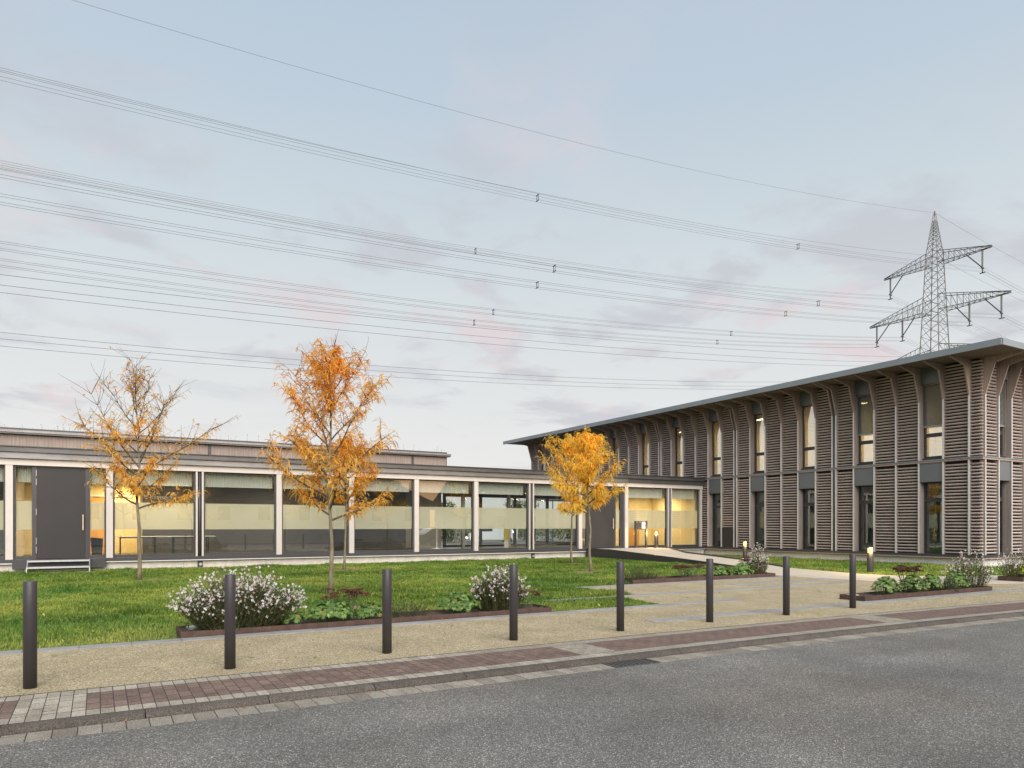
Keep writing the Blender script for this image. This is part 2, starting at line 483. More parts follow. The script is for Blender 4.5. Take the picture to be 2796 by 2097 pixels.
class MB:
    def __init__(self):
        self.v, self.f, self.t = [], [], []

    def add(self, vs_, fs, tint=.5):
        o = len(self.v)
        self.v += [tuple(p) for p in vs_]
        self.f += [tuple(i + o for i in q) for q in fs]
        self.t += [tint] * len(vs_)

    def box(self, x0, x1, y0, y1, z0, z1):
        self.add([(x0, y0, z0), (x1, y0, z0), (x1, y1, z0), (x0, y1, z0), (x0, y0, z1), (x1, y0, z1), (x1, y1, z1), (x0, y1, z1)],
                 [(3, 2, 1, 0), (4, 5, 6, 7), (0, 1, 5, 4), (1, 2, 6, 5), (2, 3, 7, 6), (3, 0, 4, 7)])
        return self

    def cbox(self, x0, x1, y0, y1, z0, z1, c):
        """box with chamfered upper edges"""
        self.add([(x0, y0, z0), (x1, y0, z0), (x1, y1, z0), (x0, y1, z0),
                  (x0, y0, z1 - c), (x1, y0, z1 - c), (x1, y1, z1 - c), (x0, y1, z1 - c),
                  (x0 + c, y0 + c, z1), (x1 - c, y0 + c, z1), (x1 - c, y1 - c, z1), (x0 + c, y1 - c, z1)],
                 [(3, 2, 1, 0), (0, 1, 5, 4), (1, 2, 6, 5), (2, 3, 7, 6), (3, 0, 4, 7),
                  (4, 5, 9, 8), (5, 6, 10, 9), (6, 7, 11, 10), (7, 4, 8, 11), (8, 9, 10, 11)])
        return self

    def tube(self, pts, rad, sides=6, tint=.5, cap=True):
        pts = [Vector(p) for p in pts]
        n = len(pts)
        if not isinstance(rad, (list, tuple)): rad = [rad] * n
        rings = []
        for i, p in enumerate(pts):
            d = (pts[min(i + 1, n - 1)] - pts[max(i - 1, 0)])
            if d.length < 1e-9: d = Vector((0, 0, 1))
            d.normalize()
            a = d.cross(Vector((0.13, 0.27, .95)) if abs(d.z) < .9 else Vector((1, .1, 0))).normalized()
            b = d.cross(a)
            rings.append([p + (a * math.cos(2 * PI * k / sides) + b * math.sin(2 * PI * k / sides)) * rad[i] for k in range(sides)])
        vs_ = [q for r_ in rings for q in r_]
        fs = []
        for i in range(n - 1):
            for k in range(sides):
                k2 = (k + 1) % sides
                fs.append((i * sides + k, i * sides + k2, (i + 1) * sides + k2, (i + 1) * sides + k))
        if cap:
            fs.append(tuple(range(sides))[::-1]); fs.append(tuple((n - 1) * sides + k for k in range(sides)))
        self.add(vs_, fs, tint)
        return self

    def lathe(self, cx, cy, prof, sides=24):
        vs_ = []
        for r_, z in prof:
            vs_ += [(cx + r_ * math.cos(2 * PI * k / sides), cy + r_ * math.sin(2 * PI * k / sides), z) for k in range(sides)]
        fs = []
        for i in range(len(prof) - 1):
            for k in range(sides):
                k2 = (k + 1) % sides
                fs.append((i * sides + k, i * sides + k2, (i + 1) * sides + k2, (i + 1) * sides + k))
        fs.append(tuple(range(sides))[::-1])
        fs.append(tuple((len(prof) - 1) * sides + k for k in range(sides)))
        self.add(vs_, fs)
        return self

    def prism(self, poly, axis, a, b):
        """extrude a 2-D polygon along axis (0: poly is y,z; 1: x,z; 2: x,y)"""
        def P(u, v, w):
            return ((w, u, v), (u, w, v), (u, v, w))[axis]
        n = len(poly)
        vs_ = [P(u, v, a) for u, v in poly] + [P(u, v, b) for u, v in poly]
        fs = [tuple(range(n))[::-1], tuple(range(n, 2 * n))] + [(i, (i + 1) % n, n + (i + 1) % n, n + i) for i in range(n)]
        self.add(vs_, fs)
        return self

    def mesh(self, name, m, off=(0, 0, 0), smooth=False, tint=False, fix=True):
        me = bpy.data.meshes.new(name)
        if off != (0, 0, 0):
            vs_ = [(x - off[0], y - off[1], z - off[2]) for x, y, z in self.v]
        else:
            vs_ = self.v
        me.from_pydata(vs_, [], self.f)
        if tint:
            at = me.attributes.new('tint', 'FLOAT', 'POINT')
            at.data.foreach_set('value', np.array(self.t, dtype=np.float32))
        elif fix:
            bm = bmesh.new(); bm.from_mesh(me)
            bmesh.ops.recalc_face_normals(bm, faces=bm.faces)
            bm.to_mesh(me); bm.free()
        me.materials.append(m)
        if smooth:
            me.polygons.foreach_set('use_smooth', [True] * len(me.polygons))
        me.update()
        return me

    def build(self, name, m, parent=None, label=None, smooth=False, tint=False, fix=True):
        if not self.v: return None
        off = WP[parent] if parent is not None and parent in WP else (0, 0, 0)
        me = self.mesh(name, m, off, smooth, tint, fix)
        o = bpy.data.objects.new(name, me)
        COL.objects.link(o)
        if parent is not None:
            o.parent = parent
            WP[o] = off
        if label: o['label'] = label
        return o


def tag(o, label=None, cat=None, group=None, kind=None):
    if label: o['label'] = label
    if cat: o['category'] = cat
    if group: o['group'] = group
    if kind: o['kind'] = kind
    return o


def thing(name, label, cat, loc=(0, 0, 0), group=None):
    o = bpy.data.objects.new(name, None)
    o.empty_display_size = .2
    COL.objects.link(o)
    o.location = loc
    WP[o] = tuple(loc)
    return tag(o, label, cat, group)


def place(name, mesh, loc, parent=None, rz=0.0, scale=None):
    o = bpy.data.objects.new(name, mesh)
    COL.objects.link(o)
    off = WP[parent] if parent is not None else (0, 0, 0)
    o.location = (loc[0] - off[0], loc[1] - off[1], loc[2] - off[2])
    o.rotation_euler = (0, 0, rz)
    if scale: o.scale = scale
    if parent is not None: o.parent = parent
    return o


def solo(mb, name, m, label, cat, group=None, smooth=False, tint=False):
    o = mb.build(name, m, None, None, smooth, tint)
    return tag(o, label, cat, group)


def struct(mb, name, m, parent=None, kind='structure', tint=False):
    o = mb.build(name, m, parent, tint=tint)
    o['kind'] = kind
    return o


def copy_tree(o, loc, label=None, group=None):
    c = o.copy(); COL.objects.link(c); c.location = loc
    if label: c['label'] = label
    if group: c['group'] = group
    for ch in list(o.children):
        d = ch.copy(); COL.objects.link(d); d.parent = c
        for g in list(ch.children):
            e = g.copy(); COL.objects.link(e); e.parent = d
    return c


def point_lamp(name, loc, energy, color, kind='AREA', size=.5):
    l = bpy.data.lights.new(name, kind)
    l.energy = energy; l.color = color
    if kind == 'AREA':
        l.shape = 'DISK'; l.size = size
    else:
        l.shadow_soft_size = size
    o = bpy.data.objects.new(name, l)
    COL.objects.link(o)
    o.location = loc
    return o


# ------------------------------------------------------------------ the ground
def cv(x):
    """the street bends gently to the right"""
    if x < 5: return 0.0
    if x < 25: return -.0026 * (x - 5) ** 2
    return -.0026 * 400 - .104 * (x - 25)


def cslope(x):
    return 0.0 if x < 5 else max(-.0052 * (x - 5), -.104)


ROAD_Z = -.05
PB, PF = 7.93, 6.83          # back and front of the paved strip
GUT0, GUT1 = 6.675, 6.385     # gutter


def strip_sheet(name, m, y0, y1, z, x0=-90, x1=120, dx=.5, f0=cv, f1=cv):
    mb = MB()
    xs = np.arange(x0, x1 + dx, dx)
    vs_ = []
    for x in xs:
        vs_ += [(x, y0 + f0(x), z), (x, y1 + f1(x), z)]
    fs = [(2 * i, 2 * i + 2, 2 * i + 3, 2 * i + 1) for i in range(len(xs) - 1)]
    mb.add(vs_, fs)
    return mb


zero = lambda x: 0.0
g = MB(); g.add([(-2500, -2500, -.14), (2500, -2500, -.14), (2500, 2500, -.14), (-2500, 2500, -.14)], [(0, 1, 2, 3)])
struct(g, 'ground', mat('far_field', (.10, .115, .05), .95, var=.3, vscale=.05))
struct(strip_sheet('road', A, -4.2, GUT1 + .01, ROAD_Z), 'road', A)
pav = struct(strip_sheet('pavement', JOINT, PF - .005, PB + .03, -.0018), 'pavement', JOINT)
gut = struct(strip_sheet('gutter', JOINT, GUT1 - .03, GUT0 + .01, ROAD_Z - .001), 'gutter', JOINT)
kerb = struct(strip_sheet('kerb', JOINT, GUT0 - .01, PF + .01, ROAD_Z - .016), 'kerb', JOINT)
for o in (pav, gut, kerb): WP[o] = (0, 0, 0)
lw = MB(); lw.add([(-60, 10.6, -.022), (29.5, 10.6, -.022), (29.5, 29.4, -.022), (-60, 29.4, -.022)], [(0, 1, 2, 3)])
lw.add([(29.5, 9.5, -.022), (60, 9.5, -.022), (60, 14.9, -.022), (29.5, 14.9, -.022)], [(0, 1, 2, 3)])
struct(lw, 'lawn', TURF)
gv = strip_sheet('gravel', GRAVEL, PB, 10.70, -.004, f1=zero, x0=-60, x1=60)
gv.add([(9.75, 10.69, -.004), (19.6, 10.69, -.004), (19.0, 12.5, -.004), (9.9, 12.5, -.004)], [(0, 1, 2, 3)])
gv.add([(10.6, 12.49, -.004), (19.05, 12.49, -.004), (18.8, 14.92, -.004), (10.5, 14.92, -.004)], [(0, 1, 2, 3)])
struct(gv, 'gravel', GRAVEL)
back = MB(); back.add([(-60, 36, -.06), (120, 36, -.06), (120, 120, -.06), (-60, 120, -.06)], [(0, 1, 2, 3)])
struct(back, 'car_park', mat('car_park_paving', (.22, .21, .19), .9, var=.15, vscale=2))
far = MB(); far.add([(-90, -60, -.075), (120, -60, -.075), (120, -4.1, -.075), (-90, -4.1, -.075)], [(0, 1, 2, 3)])
struct(far, 'far_pavement', mat('far_side_paving', (.20, .19, .17), .9, var=.2, vscale=2))

PATH = [(20.85, 18.4), (18.55, 15.6), (18.75, 14.0), (18.95, 12.4), (19.5, 11.3), (20.6, 10.25), (22.3, 9.75), (60, 8.2),
        (60, 11.0), (30, 11.1), (27.0, 11.3), (24.6, 11.8), (22.6, 12.5), (21.75, 13.6), (21.55, 14.6), (22.0, 16.4), (22.5, 18.4)]
pm = MB(); pm.prism(PATH, 2, -.10, .004)
path = struct(pm, 'path', PATHC); WP[path] = (0, 0, 0)

# pavers, one by one
cols_ = []
pieces = []
xk = -2.6
ci = 0
while xk < 24:
    w = .105
    xc = xk + w / 2
    grey = any(a <= xc <= b for a, b in ((-.64, -.11), (5.06, 5.60), (11.0, 11.68), (17.2, 17.9)))
    y = PB
    rows = [(.205, 'g')]
    if ci % 2: rows += [(.115, 'r'), (.23, 'r'), (.23, 'r'), (.115, 'r')]
    else: rows += [(.23, 'r'), (.23, 'r'), (.23, 'r')]
    rows += [(.205, 'g')]
    for ln, k in rows:
        if grey: k = 'g'
        pieces.append((xc, y - ln / 2, ln, k))
        y -= ln
    xk += w; ci += 1
pmesh = {}
for ln in (.205, .23, .115):
    for k, m_ in (('g', GREY), ('r', RED)):
        pmesh[(ln, k)] = MB().box(-.0488, .0488, -ln / 2 + .010, ln / 2 - .010, -.05, 0).mesh('paver', m_)
pieces.sort(key=lambda p: math.hypot(p[0] - .4, p[1]) if p[0] > -.9 else 99)
rest = {'g': MB(), 'r': MB()}
for i, (x, y, ln, k) in enumerate(pieces):
    dz = random.uniform(-.0006, .0010)
    if i < 296:
        place('paver', pmesh[(ln, k)], (x, y + cv(x), dz), pav, math.atan(cslope(x)))
    else:
        yy = y + cv(x)
        rest[k].box(x - .0488, x + .0488, yy - ln / 2 + .010, yy + ln / 2 - .010, -.05, dz)
struct(rest['g'], 'paver_mass', GREY, pav, 'stuff')
struct(rest['r'], 'paver_mass', RED, pav, 'stuff')
# gutter slabs
gm = MB().box(-.080, .080, -.138, .138, -.05, .002).mesh('gutter_slab', GUTTER)
x = -2.4
while x < 24:
    if not (5.0 < x < 5.75):
        place('gutter_slab', gm, (x, (GUT0 + GUT1) / 2 + cv(x), ROAD_Z + random.uniform(-.001, .001)), gut, math.atan(cslope(x)))
    x += .168
# kerb stones with a rounded nose
prof = [(.0, -.2), (.0, -.004), (-.012, .0)]
for k in range(9):
    a = PI * .56 * k / 8
    prof.append((-.035 - .098 * math.sin(a), -.060 + .060 * math.cos(a)))
prof += [(-.115, -.2)]
km = MB().prism([(u, v) for u, v in prof], 0, -.496, .496).mesh('kerb_stone', KERB)
x = -2.15
while x < 25:
    place('kerb_stone', km, (x, PF - .002 + cv(x), random.uniform(-.002, .002)), kerb, math.atan(cslope(x)))
    x += 1.0

# granite edging strips in and along the gravel
edg = thing('granite_edging', 'flat grey granite edging strips laid in rows between gravel and lawn', 'edging', (4, 10.7, 0))
emesh = MB().cbox(-.298, .298, -.13, .13, -.06, 0, .003).mesh('edging_stone', GRANITE)


def edge_row(y, x0, x1, z=.006):
    x = x0 + .3
    while x < x1:
        place('edging_stone', emesh, (x, y, z + random.uniform(-.0015, .0015)), edg)
        x += .6


edge_row(10.71, -3.2, 11.9)
edge_row(12.50, 8.1, 18.6)
edge_row(8.97, 7.8, 24.6)
edge_row(14.83, 10.4, 18.6)
edge_row(13.55, 14.6, 18.6)

# drain in the gutter
dr = thing('drain_grate', 'dark iron drain grate with slots set in the gutter', 'drain grate', (5.37, 6.55, ROAD_Z))
MB().box(5.10, 5.64, 6.40, 6.69, -.30, -.12).build('pit', mat('drain_dark', (.012, .011, .010), .9), dr)
f_ = MB()
f_.box(5.10, 5.64, 6.40, 6.425, -.1, -.047).box(5.10, 5.64, 6.67, 6.69, -.1, -.047).box(5.10, 5.13, 6.425, 6.67, -.1, -.047).box(5.61, 5.64, 6.425, 6.67, -.1, -.047)
f_.build('frame', ANTH2, dr)
for k in range(8):
    xx = 5.155 + k * .06
    MB().prism([(xx, 6.425), (xx + .025, 6.425), (xx + .045, 6.67), (xx + .02, 6.67)], 2, -.09, -.049).build('bar', ANTH2, dr)


# ------------------------------------------------------------------ the low conference wing
W0 = 29.50                      # glass plane
wing = thing('conference_wing', 'long flat-roofed glazed wing with pale posts behind the lawn', 'building', (9, 29.5, 0))
CK = {-4: -11.44, -3: -8.48, -2: -5.52, -1: -2.56, 0: .39, 1: 3.365, 2: 6.29, 3: 9.25, 4: 12.18, 5: 15.13, 6: 18.125, 7: 21.01, 8: 23.97, 9: 26.98, 10: 29.33}
DBL = (1, 6, 9)
pst = MB().box(-.105, .105, 29.33, 29.49, .43, 3.63)
pmsh = pst.mesh('post', CREAM, (0, 29.5, 0))
fin = MB().box(-.032, .032, 29.33, 29.49, .43, 3.63).mesh('slim_post', CREAM, (0, 29.5, 0))
pipe = MB().tube([(0, 29.40, -.1), (0, 29.40, 3.66)], .045, 10).mesh('downpipe', ANTH2, (0, 29.5, 0), smooth=True)
HW = {}
for k, c in CK.items():
    if k in DBL:
        place('slim_post', fin, (c - .105, 29.5, 0), wing)
        place('slim_post', fin, (c + .105, 29.5, 0), wing)
        place('downpipe', pipe, (c, 29.5, 0), wing)
        MB().box(c - .075, c + .075, 29.46, 29.56, .43, 3.63).build('post_backing', ANTH2, wing)
        HW[k] = .14
    elif k == 10:
        MB().box(29.23, 29.36, 29.33, 29.49, .43, 3.63).build('post', CREAM, wing)
        HW[k] = .11
    else:
        place('post', pmsh, (c, 29.5, 0), wing)
        HW[k] = .107
# horizontal bands
segs = [(-12.0, -5.52), (-5.52, .39), (.39, 6.29), (6.29, 12.18), (12.18, 18.12), (18.12, 23.97), (23.97, 29.40)]
for a, b in segs:
    a += .003; b -= .003
    MB().box(a, b, 29.31, 29.56, 3.63, 3.845).build('header_beam', CREAM, wing)
    MB().box(a, b, 29.20, 29.9, 3.85, 4.055).build('fascia_panel', ZINC if b < 24 else ZINCD, wing)
    MB().box(a, b, 29.10, 29.9, 4.06, 4.225).build('roof_edge', ZINCD, wing)
    MB().box(a, b, 29.05, 29.5, 4.228, 4.262).build('roof_flashing', ANTH2, wing)
    if b < 22 or True:
        MB().box(a, b, 29.14, 29.6, .315, .43).build('sill', ANTH2, wing)
        MB().box(a, b, 29.10, 29.6, .280, .312).build('sill_trim', ALU, wing)
px = -12.0
while px < 29.3:
    if not (-2.5 < px < .0):
        pass
    MB().box(px + .004, min(px + 1.48, 29.4) - .004, 29.24, 29.6, -.3, .277).build('plinth_panel', CONC, wing)
    px += 1.48
for c in (3.365, 18.125):
    MB().box(c - .09, c + .09, 29.20, 29.235, -.1, .27).build('gully_box', ANTH2, wing)
    MB().tube([(c + .01, 29.17, .13), (c + .01, 29.20, .13)], .052, 14).build('vent_cap', STEEL, wing)
MB().box(-12, 29.4, 29.9, 33.9, 3.95, 4.20).build('flat_roof', mat('green_roof', (.075, .078, .05), .95, var=.4, vscale=9), wing)


def window_bay(x0, x1, z0=.43, z1=3.63, film=True):
    f = MB()
    f.box(x0, x0 + .055, W0 - .05, W0 + .06, z0, z1).box(x1 - .055, x1, W0 - .05, W0 + .06, z0, z1)
    f.box(x0 + .055, x1 - .055, W0 - .05, W0 + .06, z0, z0 + .105).box(x0 + .055, x1 - .055, W0 - .05, W0 + .06, z1 - .045, z1)
    fr = f.build('window_frame', ANTH2, wing)
    MB().box(x0 + .05, x1 - .05, W0 - .004, W0 + .008, z0 + .1, z1 - .04).build('pane', GLASS, fr)
    if film:
        MB().box(x0 + .056, x1 - .056, W0 + .011, W0 + .014, 1.44, 2.425).build('frosted_film', FILM, fr)
    # pleated fabric hanging inside the head of the window
    z = MB()
    n = max(4, int((x1 - x0) / .045))
    for i in range(n):
        a, b = x0 + .08 + (x1 - x0 - .16) * i / n, x0 + .08 + (x1 - x0 - .16) * (i + 1) / n
        ya, yb = (W0 + .22, W0 + .25) if i % 2 else (W0 + .25, W0 + .22)
        z.add([(a, ya, 3.075), (b, yb, 3.075), (b, yb, 3.60), (a, ya, 3.60)], [(0, 1, 2, 3)])
    z.build('pleated_curtain', CURT, fr, fix=False)


def door_bay(k0, k1, leaf, lights, handle_x, hinge_x, base=True):
    x0, x1 = CK[k0] + HW[k0], CK[k1] - HW[k1]
    zf = .43
    for a, b in lights:
        window_bay(a - .06, b + .06, zf)
    lx0, lx1 = leaf
    jam = MB()
    for a, b in ((lights[0][1] + .06, lx0 - .004), (lx1 + .004, lights[1][0] - .06)):
        jam.box(a, b, W0 - .06, W0 + .06, zf - .02, 3.63)
    if x0 < lights[0][0] - .06: jam.box(x0, lights[0][0] - .06, W0 - .06, W0 + .06, zf, 3.63)
    if x1 > lights[1][1] + .06: jam.box(lights[1][1] + .06, x1, W0 - .06, W0 + .06, zf, 3.63)
    jam.build('door_frame', ANTH, wing)
    d = MB().box(lx0, lx1, W0 - .075, W0 + .02, zf + .01, 3.575).build('door', DOORM, wing)
    MB().box(lx0, lx1, W0 - .06, W0 + .02, 3.58, 3.63).build('door_head', ANTH2, wing)
    MB().box(lights[0][1] + .061, lights[1][0] - .061, W0 + .065, W0 + .095, zf - .01, 3.63).build('door_light_stop', ANTH2, wing)  # added unseen panel, stops lamp light leaking round the door leaf
    h = MB()
    h.tube([(handle_x, W0 - .15, 1.42), (handle_x, W0 - .15, 1.965)], .021, 10)
    h.tube([(handle_x, W0 - .15, 1.50), (handle_x, W0 - .07, 1.50)], .012, 6).tube([(handle_x, W0 - .15, 1.88), (handle_x, W0 - .07, 1.88)], .012, 6)
    h.build('handle', mat('pale_oak_handle', (.62, .47, .36), .5), d)
    for zc in (3.38, 3.08, 2.05, 1.05, .74):
        MB().tube([(hinge_x, W0 - .085, zc - .11), (hinge_x, W0 - .085, zc + .11)], .016, 8).build('hinge', STEEL, d)
    if base:
        MB().box(x0 - .0, x1 + .0, 29.05, 29.10, .11, .425).build('threshold_panel', ANTH2, wing)


for k in range(-4, 10):
    if k in (-1, 7): continue
    window_bay(CK[k] + HW[k] + .002, CK[k + 1] - HW[k + 1] - .002)
door_bay(-1, 0, (-1.79, -.36), ((-2.376, -1.933), (-.20, .225)), -.425, -1.80)
door_bay(7, 8, (21.62, 23.19), ((21.19, 21.44), (23.34, 23.62)), 23.10, 21.61, base=False)

# interior shell
MB().box(-12, 29.35, W0 + .10, 36.3, .20, .42).build('interior_floor', INTFLOOR, wing)
MB().box(-12, 29.35, W0 + .10, 30.35, 3.66, 3.90).build('interior_ceiling', CEIL, wing)
MB().box(-12, 29.35, 30.36, 36.3, 3.37, 3.90).build('interior_ceiling', CEIL, wing)
MB().box(-12, 16.4, 36.0, 36.2, .42, 3.66).build('rear_wall', INTWALL, wing)
MB().box(1.62, 9.2, 32.60, 32.75, .42, 3.66).build('partition_wall', DARKWALL, wing)
MB().box(9.2, 13.6, 34.2, 34.35, .42, 3.66).build('partition_wall', DARKWALL, wing)
MB().box(9.2, 9.35, 32.76, 34.19, .42, 3.66).build('partition_wall', DARKWALL, wing)
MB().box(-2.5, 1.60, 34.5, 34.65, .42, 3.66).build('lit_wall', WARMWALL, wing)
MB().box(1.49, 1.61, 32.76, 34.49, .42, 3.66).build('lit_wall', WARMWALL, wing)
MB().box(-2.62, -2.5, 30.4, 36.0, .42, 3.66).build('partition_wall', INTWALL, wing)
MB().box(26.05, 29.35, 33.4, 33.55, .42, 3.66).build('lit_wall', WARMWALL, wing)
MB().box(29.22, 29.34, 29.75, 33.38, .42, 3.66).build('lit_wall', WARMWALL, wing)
od = MB().box(-.9, .55, 34.44, 34.495, .42, 2.75).build('inner_door', OAK, wing)
MB().box(-2.2, 1.3, 34.40, 34.495, 2.80, 2.86).build('shelf_rail', WHITE, wing)
MB().box(26.9, 28.2, 33.33, 33.395, .42, 1.75).build('inner_door', OAK, wing)
# rear glazing
mull = [16.5, 18.75, 21.0, 23.25, 25.5, 27.75, 29.3]
for a, b in zip(mull[:-1], mull[1:]):
    f = MB()
    f.box(a, a + .14, 35.9, 36.05, .42, 3.66).box(a + .14, b, 35.9, 36.05, .42, .52).box(a + .14, b, 35.9, 36.05, 3.2, 3.66)
    fr = f.build('rear_window_frame', ANTH2, wing)
    MB().box(a + .14, b - .002, 35.97, 35.985, .52, 3.2).build('pane', m_glass('rear_glass', (.95, .97, .96), .04) if a == 16.5 else bpy.data.materials['rear_glass'], fr)
# columns inside
for x in (16.8, 19.6, 24.7):
    MB().box(x, x + .16, 34.2, 34.36, .42, 3.66).build('column', mat('column_paint', (.34, .36, .34), .6) if x == 16.8 else MATS['column_paint'], wing)
yp = MB().box(17.55, 17.80, 31.0, 31.05, .85, 1.75).build('notice_panel', YELLOWP, wing)
MB().box(17.56, 17.79, 31.0, 31.045, .43, .845).build('notice_panel', WHITE, wing)

# raised clerestory behind
cl = thing('clerestory_hall', 'timber-clad upper hall rising behind the flat roof at left', 'building', (2, 36, 4))
MB().box(-12, 15.80, 34.0, 42, 4.0, 5.16).build('hall_wall', DARKW, cl)
bm_ = MB().box(-.058, .058, 33.965, 33.998, 4.16, 5.15).mesh('cladding_board', CLAD, (0, 34, 0))
x = -4.4
while x < 15.8:
    place('cladding_board', bm_, (x, 34.0 + random.uniform(-.004, .004), 0), cl)
    x += .121
MB().box(-12, 15.93, 33.78, 42.1, 5.165, 5.225).build('gutter_edge', ZINCD, cl)
MB().box(-12, 15.93, 33.74, 42.1, 5.228, 5.315).build('gutter', ZINC, cl)
MB().box(-12, 15.75, 33.86, 42.0, 5.318, 5.40).build('roof_edge', ANTH2, cl)
MB().box(14.2, 15.77, 35.2, 41.9, 5.40, 5.52).build('roof_upstand', ZINC, cl)
for x in (13.87, 4.28):
    MB().tube([(x, 33.90, 4.2), (x, 33.90, 5.2)], .045, 10).build('downpipe', ANTH2, cl, smooth=True)
MB().tube([(-12, 33.92, 4.62), (15.8, 33.92, 4.62)], .012, 5).build('lightning_wire', ALU, cl)
for x, w in ((-3.0, .55), (5.9, .45), (8.9, .35)):
    MB().cbox(x, x + w, 34.6, 35.1, 5.40, 5.50, .02).build('roof_vent', STEEL, cl)
# weeds on the green roofs
wd = MB()
for i in range(420):
    x = random.uniform(-6, 15.5) if i < 200 else random.uniform(-8, 29)
    up = i < 200
    y = random.uniform(33.95, 34.6) if up else random.uniform(29.4, 31.0)
    z = 5.39 if up else 4.20
    h = random.choice([.05, .07, .09, .12, .2, .32]) * random.uniform(.6, 1.1)
    if not up: h *= .5
    dx, dy = random.uniform(-.3, .3) * h, random.uniform(-.3, .3) * h
    wd.add([(x - .006, y, z), (x + .006, y, z), (x + dx, y + dy, z + h)], [(0, 1, 2)], random.random())
    if up and h > .12:
        wd.add([(x + dx - .012, y + dy, z + h * .85), (x + dx + .012, y + dy, z + h * .85), (x + dx, y + dy, z + h * 1.1)], [(0, 1, 2)], .2)
struct(wd, 'roof_weeds', HERB, None, 'stuff', tint=True)
# small steel steps before the left door
st = thing('grating_steps', 'galvanised steel grating steps in front of the left grey door', 'steps', (-1.1, 28.55, 0))
for sx in (-2.0, -.22):
    MB().prism([(28.15, 0), (28.19, 0), (28.35, .16), (28.6, .24), (28.75, .40), (29.0, .40), (29.0, .43), (28.68, .43), (28.52, .27), (28.28, .19)], 0, sx - .012, sx + .012).build('side_plate', STEEL, st)
for (y0, y1, z) in ((28.62, 29.0, .40), (28.26, 28.60, .20)):
    t_ = MB()
    for i in range(7):
        yy = y0 + (y1 - y0) * i / 6
        t_.box(-1.985, -.235, yy - .006, yy + .006, z - .03, z)
    t_.box(-1.985, -.235, y0 - .012, y0 - .008, z - .045, z + .005)
    t_.build('tread', STEEL, st)
MB().box(-1.985, -.235, 28.14, 28.18, .0, .025).build('base_rail', STEEL, st)

# lettering on the dark partition
tx = bpy.data.curves.new('lettering', 'FONT')
tx.body = '\u2191 KONFERENZRAUM'
tx.body = 'KONFERENZRAUM'
tx.size = .165
tx.extrude = .002
to = bpy.data.objects.new('lettering_tmp', tx)
COL.objects.link(to)
bpy.context.view_layer.update()
tme = bpy.data.meshes.new_from_object(to.evaluated_get(bpy.context.evaluated_depsgraph_get()))
bpy.data.objects.remove(to)
tme.materials.clear(); tme.materials.append(TEXTM)
xs_ = [v.co.x for v in tme.vertices]
sw = 1.12 / (max(xs_) - min(xs_))
lo = bpy.data.objects.new('lettering', tme)
COL.objects.link(lo)
lo.rotation_euler = (R(90), 0, 0)
lo.scale = (sw, 1, 1)
lo.location = (1.86 - 9, 32.594 - 29.5, 2.67)
lo.parent = wing
ar = MB()
ar.prism([(1.68, 2.67), (1.70, 2.67), (1.70, 2.79), (1.735, 2.76), (1.75, 2.775), (1.69, 2.835), (1.63, 2.775), (1.645, 2.76), (1.68, 2.79)], 1, 32.59, 32.598)
ar.prism([(1.70, 2.69), (1.78, 2.69), (1.78, 2.71), (1.70, 2.71)], 1, 32.589, 32.598)
ar.build('arrow_sign', TEXTM, wing)

# lamps inside
def ceiling_lamp(i, x, y, e, warm, label, z=3.365):
    t = thing('ceiling_lamp', label, 'lamp', (x, y, z), 'downlights inside the wing')
    MB().lathe(x, y, [(.10, z), (.115, z - .02), (.115, z - .055), (.09, z - .06)], 16).build('lamp_housing', WHITE, t)
    MB().lathe(x, y, [(.085, z - .062), (.085, z - .066)], 16).build('lamp_lens', DOWNL, t)
    l = point_lamp('lamp_light', (0, 0, -.10), e, warm, 'AREA', .4)
    l.parent = t


WARM = (1.0, .72, .38)
NEUT = (1.0, .90, .72)
lampdefs = [(-.4, 32.2, 105, WARM, 'ceiling lamp over the yellow-lit wall by the left door'),
            (.9, 33.6, 75, WARM, 'ceiling lamp beside the inner oak door'),
            (2.4, 30.7, 55, (1, .84, .55), 'ceiling lamp over the long table behind the lettering'),
            (6.6, 30.9, 40, NEUT, 'ceiling lamp in the dim room behind the tall orange tree'),
            (15.5, 31.4, 24, NEUT, 'ceiling lamp over the white floor stand'),
            (17.2, 32.6, 24, NEUT, 'ceiling lamp over the yellow notice panel'),
            (19.6, 32.2, 24, NEUT, 'ceiling lamp left of the entrance behind the golden trees'),
            (23.2, 32.4, 50, WARM, 'ceiling lamp behind the dark entrance door'),
            (25.9, 31.6, 62, WARM, 'ceiling lamp over the dark information stele'),
            (28.2, 31.8, 85, WARM, 'ceiling lamp in the yellow corner next to the louvred building')]
for i, (x, y, e, c, l) in enumerate(lampdefs):
    ceiling_lamp(i, x, y, e, c, l)
# furniture
tb = thing('long_table', 'long white table on black steel frames behind the second window', 'table', (2.4, 31.2, .42))
MB().cbox(.57, 4.15, 30.9, 31.6, 1.14, 1.17, .004).build('table_top', WHITE, tb)
for a, b in ((.75, 1.95), (2.6, 3.85)):
    f = MB()
    for x in (a, b):
        f.box(x, x + .04, 30.95, 30.99, .42, 1.10).box(x, x + .04, 31.5, 31.54, .42, 1.10)
    f.box(a, b + .04, 30.95, 30.99, 1.10, 1.138).box(a, b + .04, 31.5, 31.54, 1.10, 1.138)
    f.build('table_frame', BLACK, tb)
wb = thing('waste_bin', 'black waste bin with a sloping lid beside the left door', 'bin', (.0, 31.0, .42))
MB().prism([(-.16, .42), (.16, .42), (.20, 1.02), (-.20, 1.02)], 1, 30.8, 31.15).build('bin_body', BLACK, wb)
MB().prism([(-.215, 1.025), (.215, 1.025), (.195, 1.10), (-.195, 1.14)], 1, 30.78, 31.17).build('bin_lid', BLACK, wb)
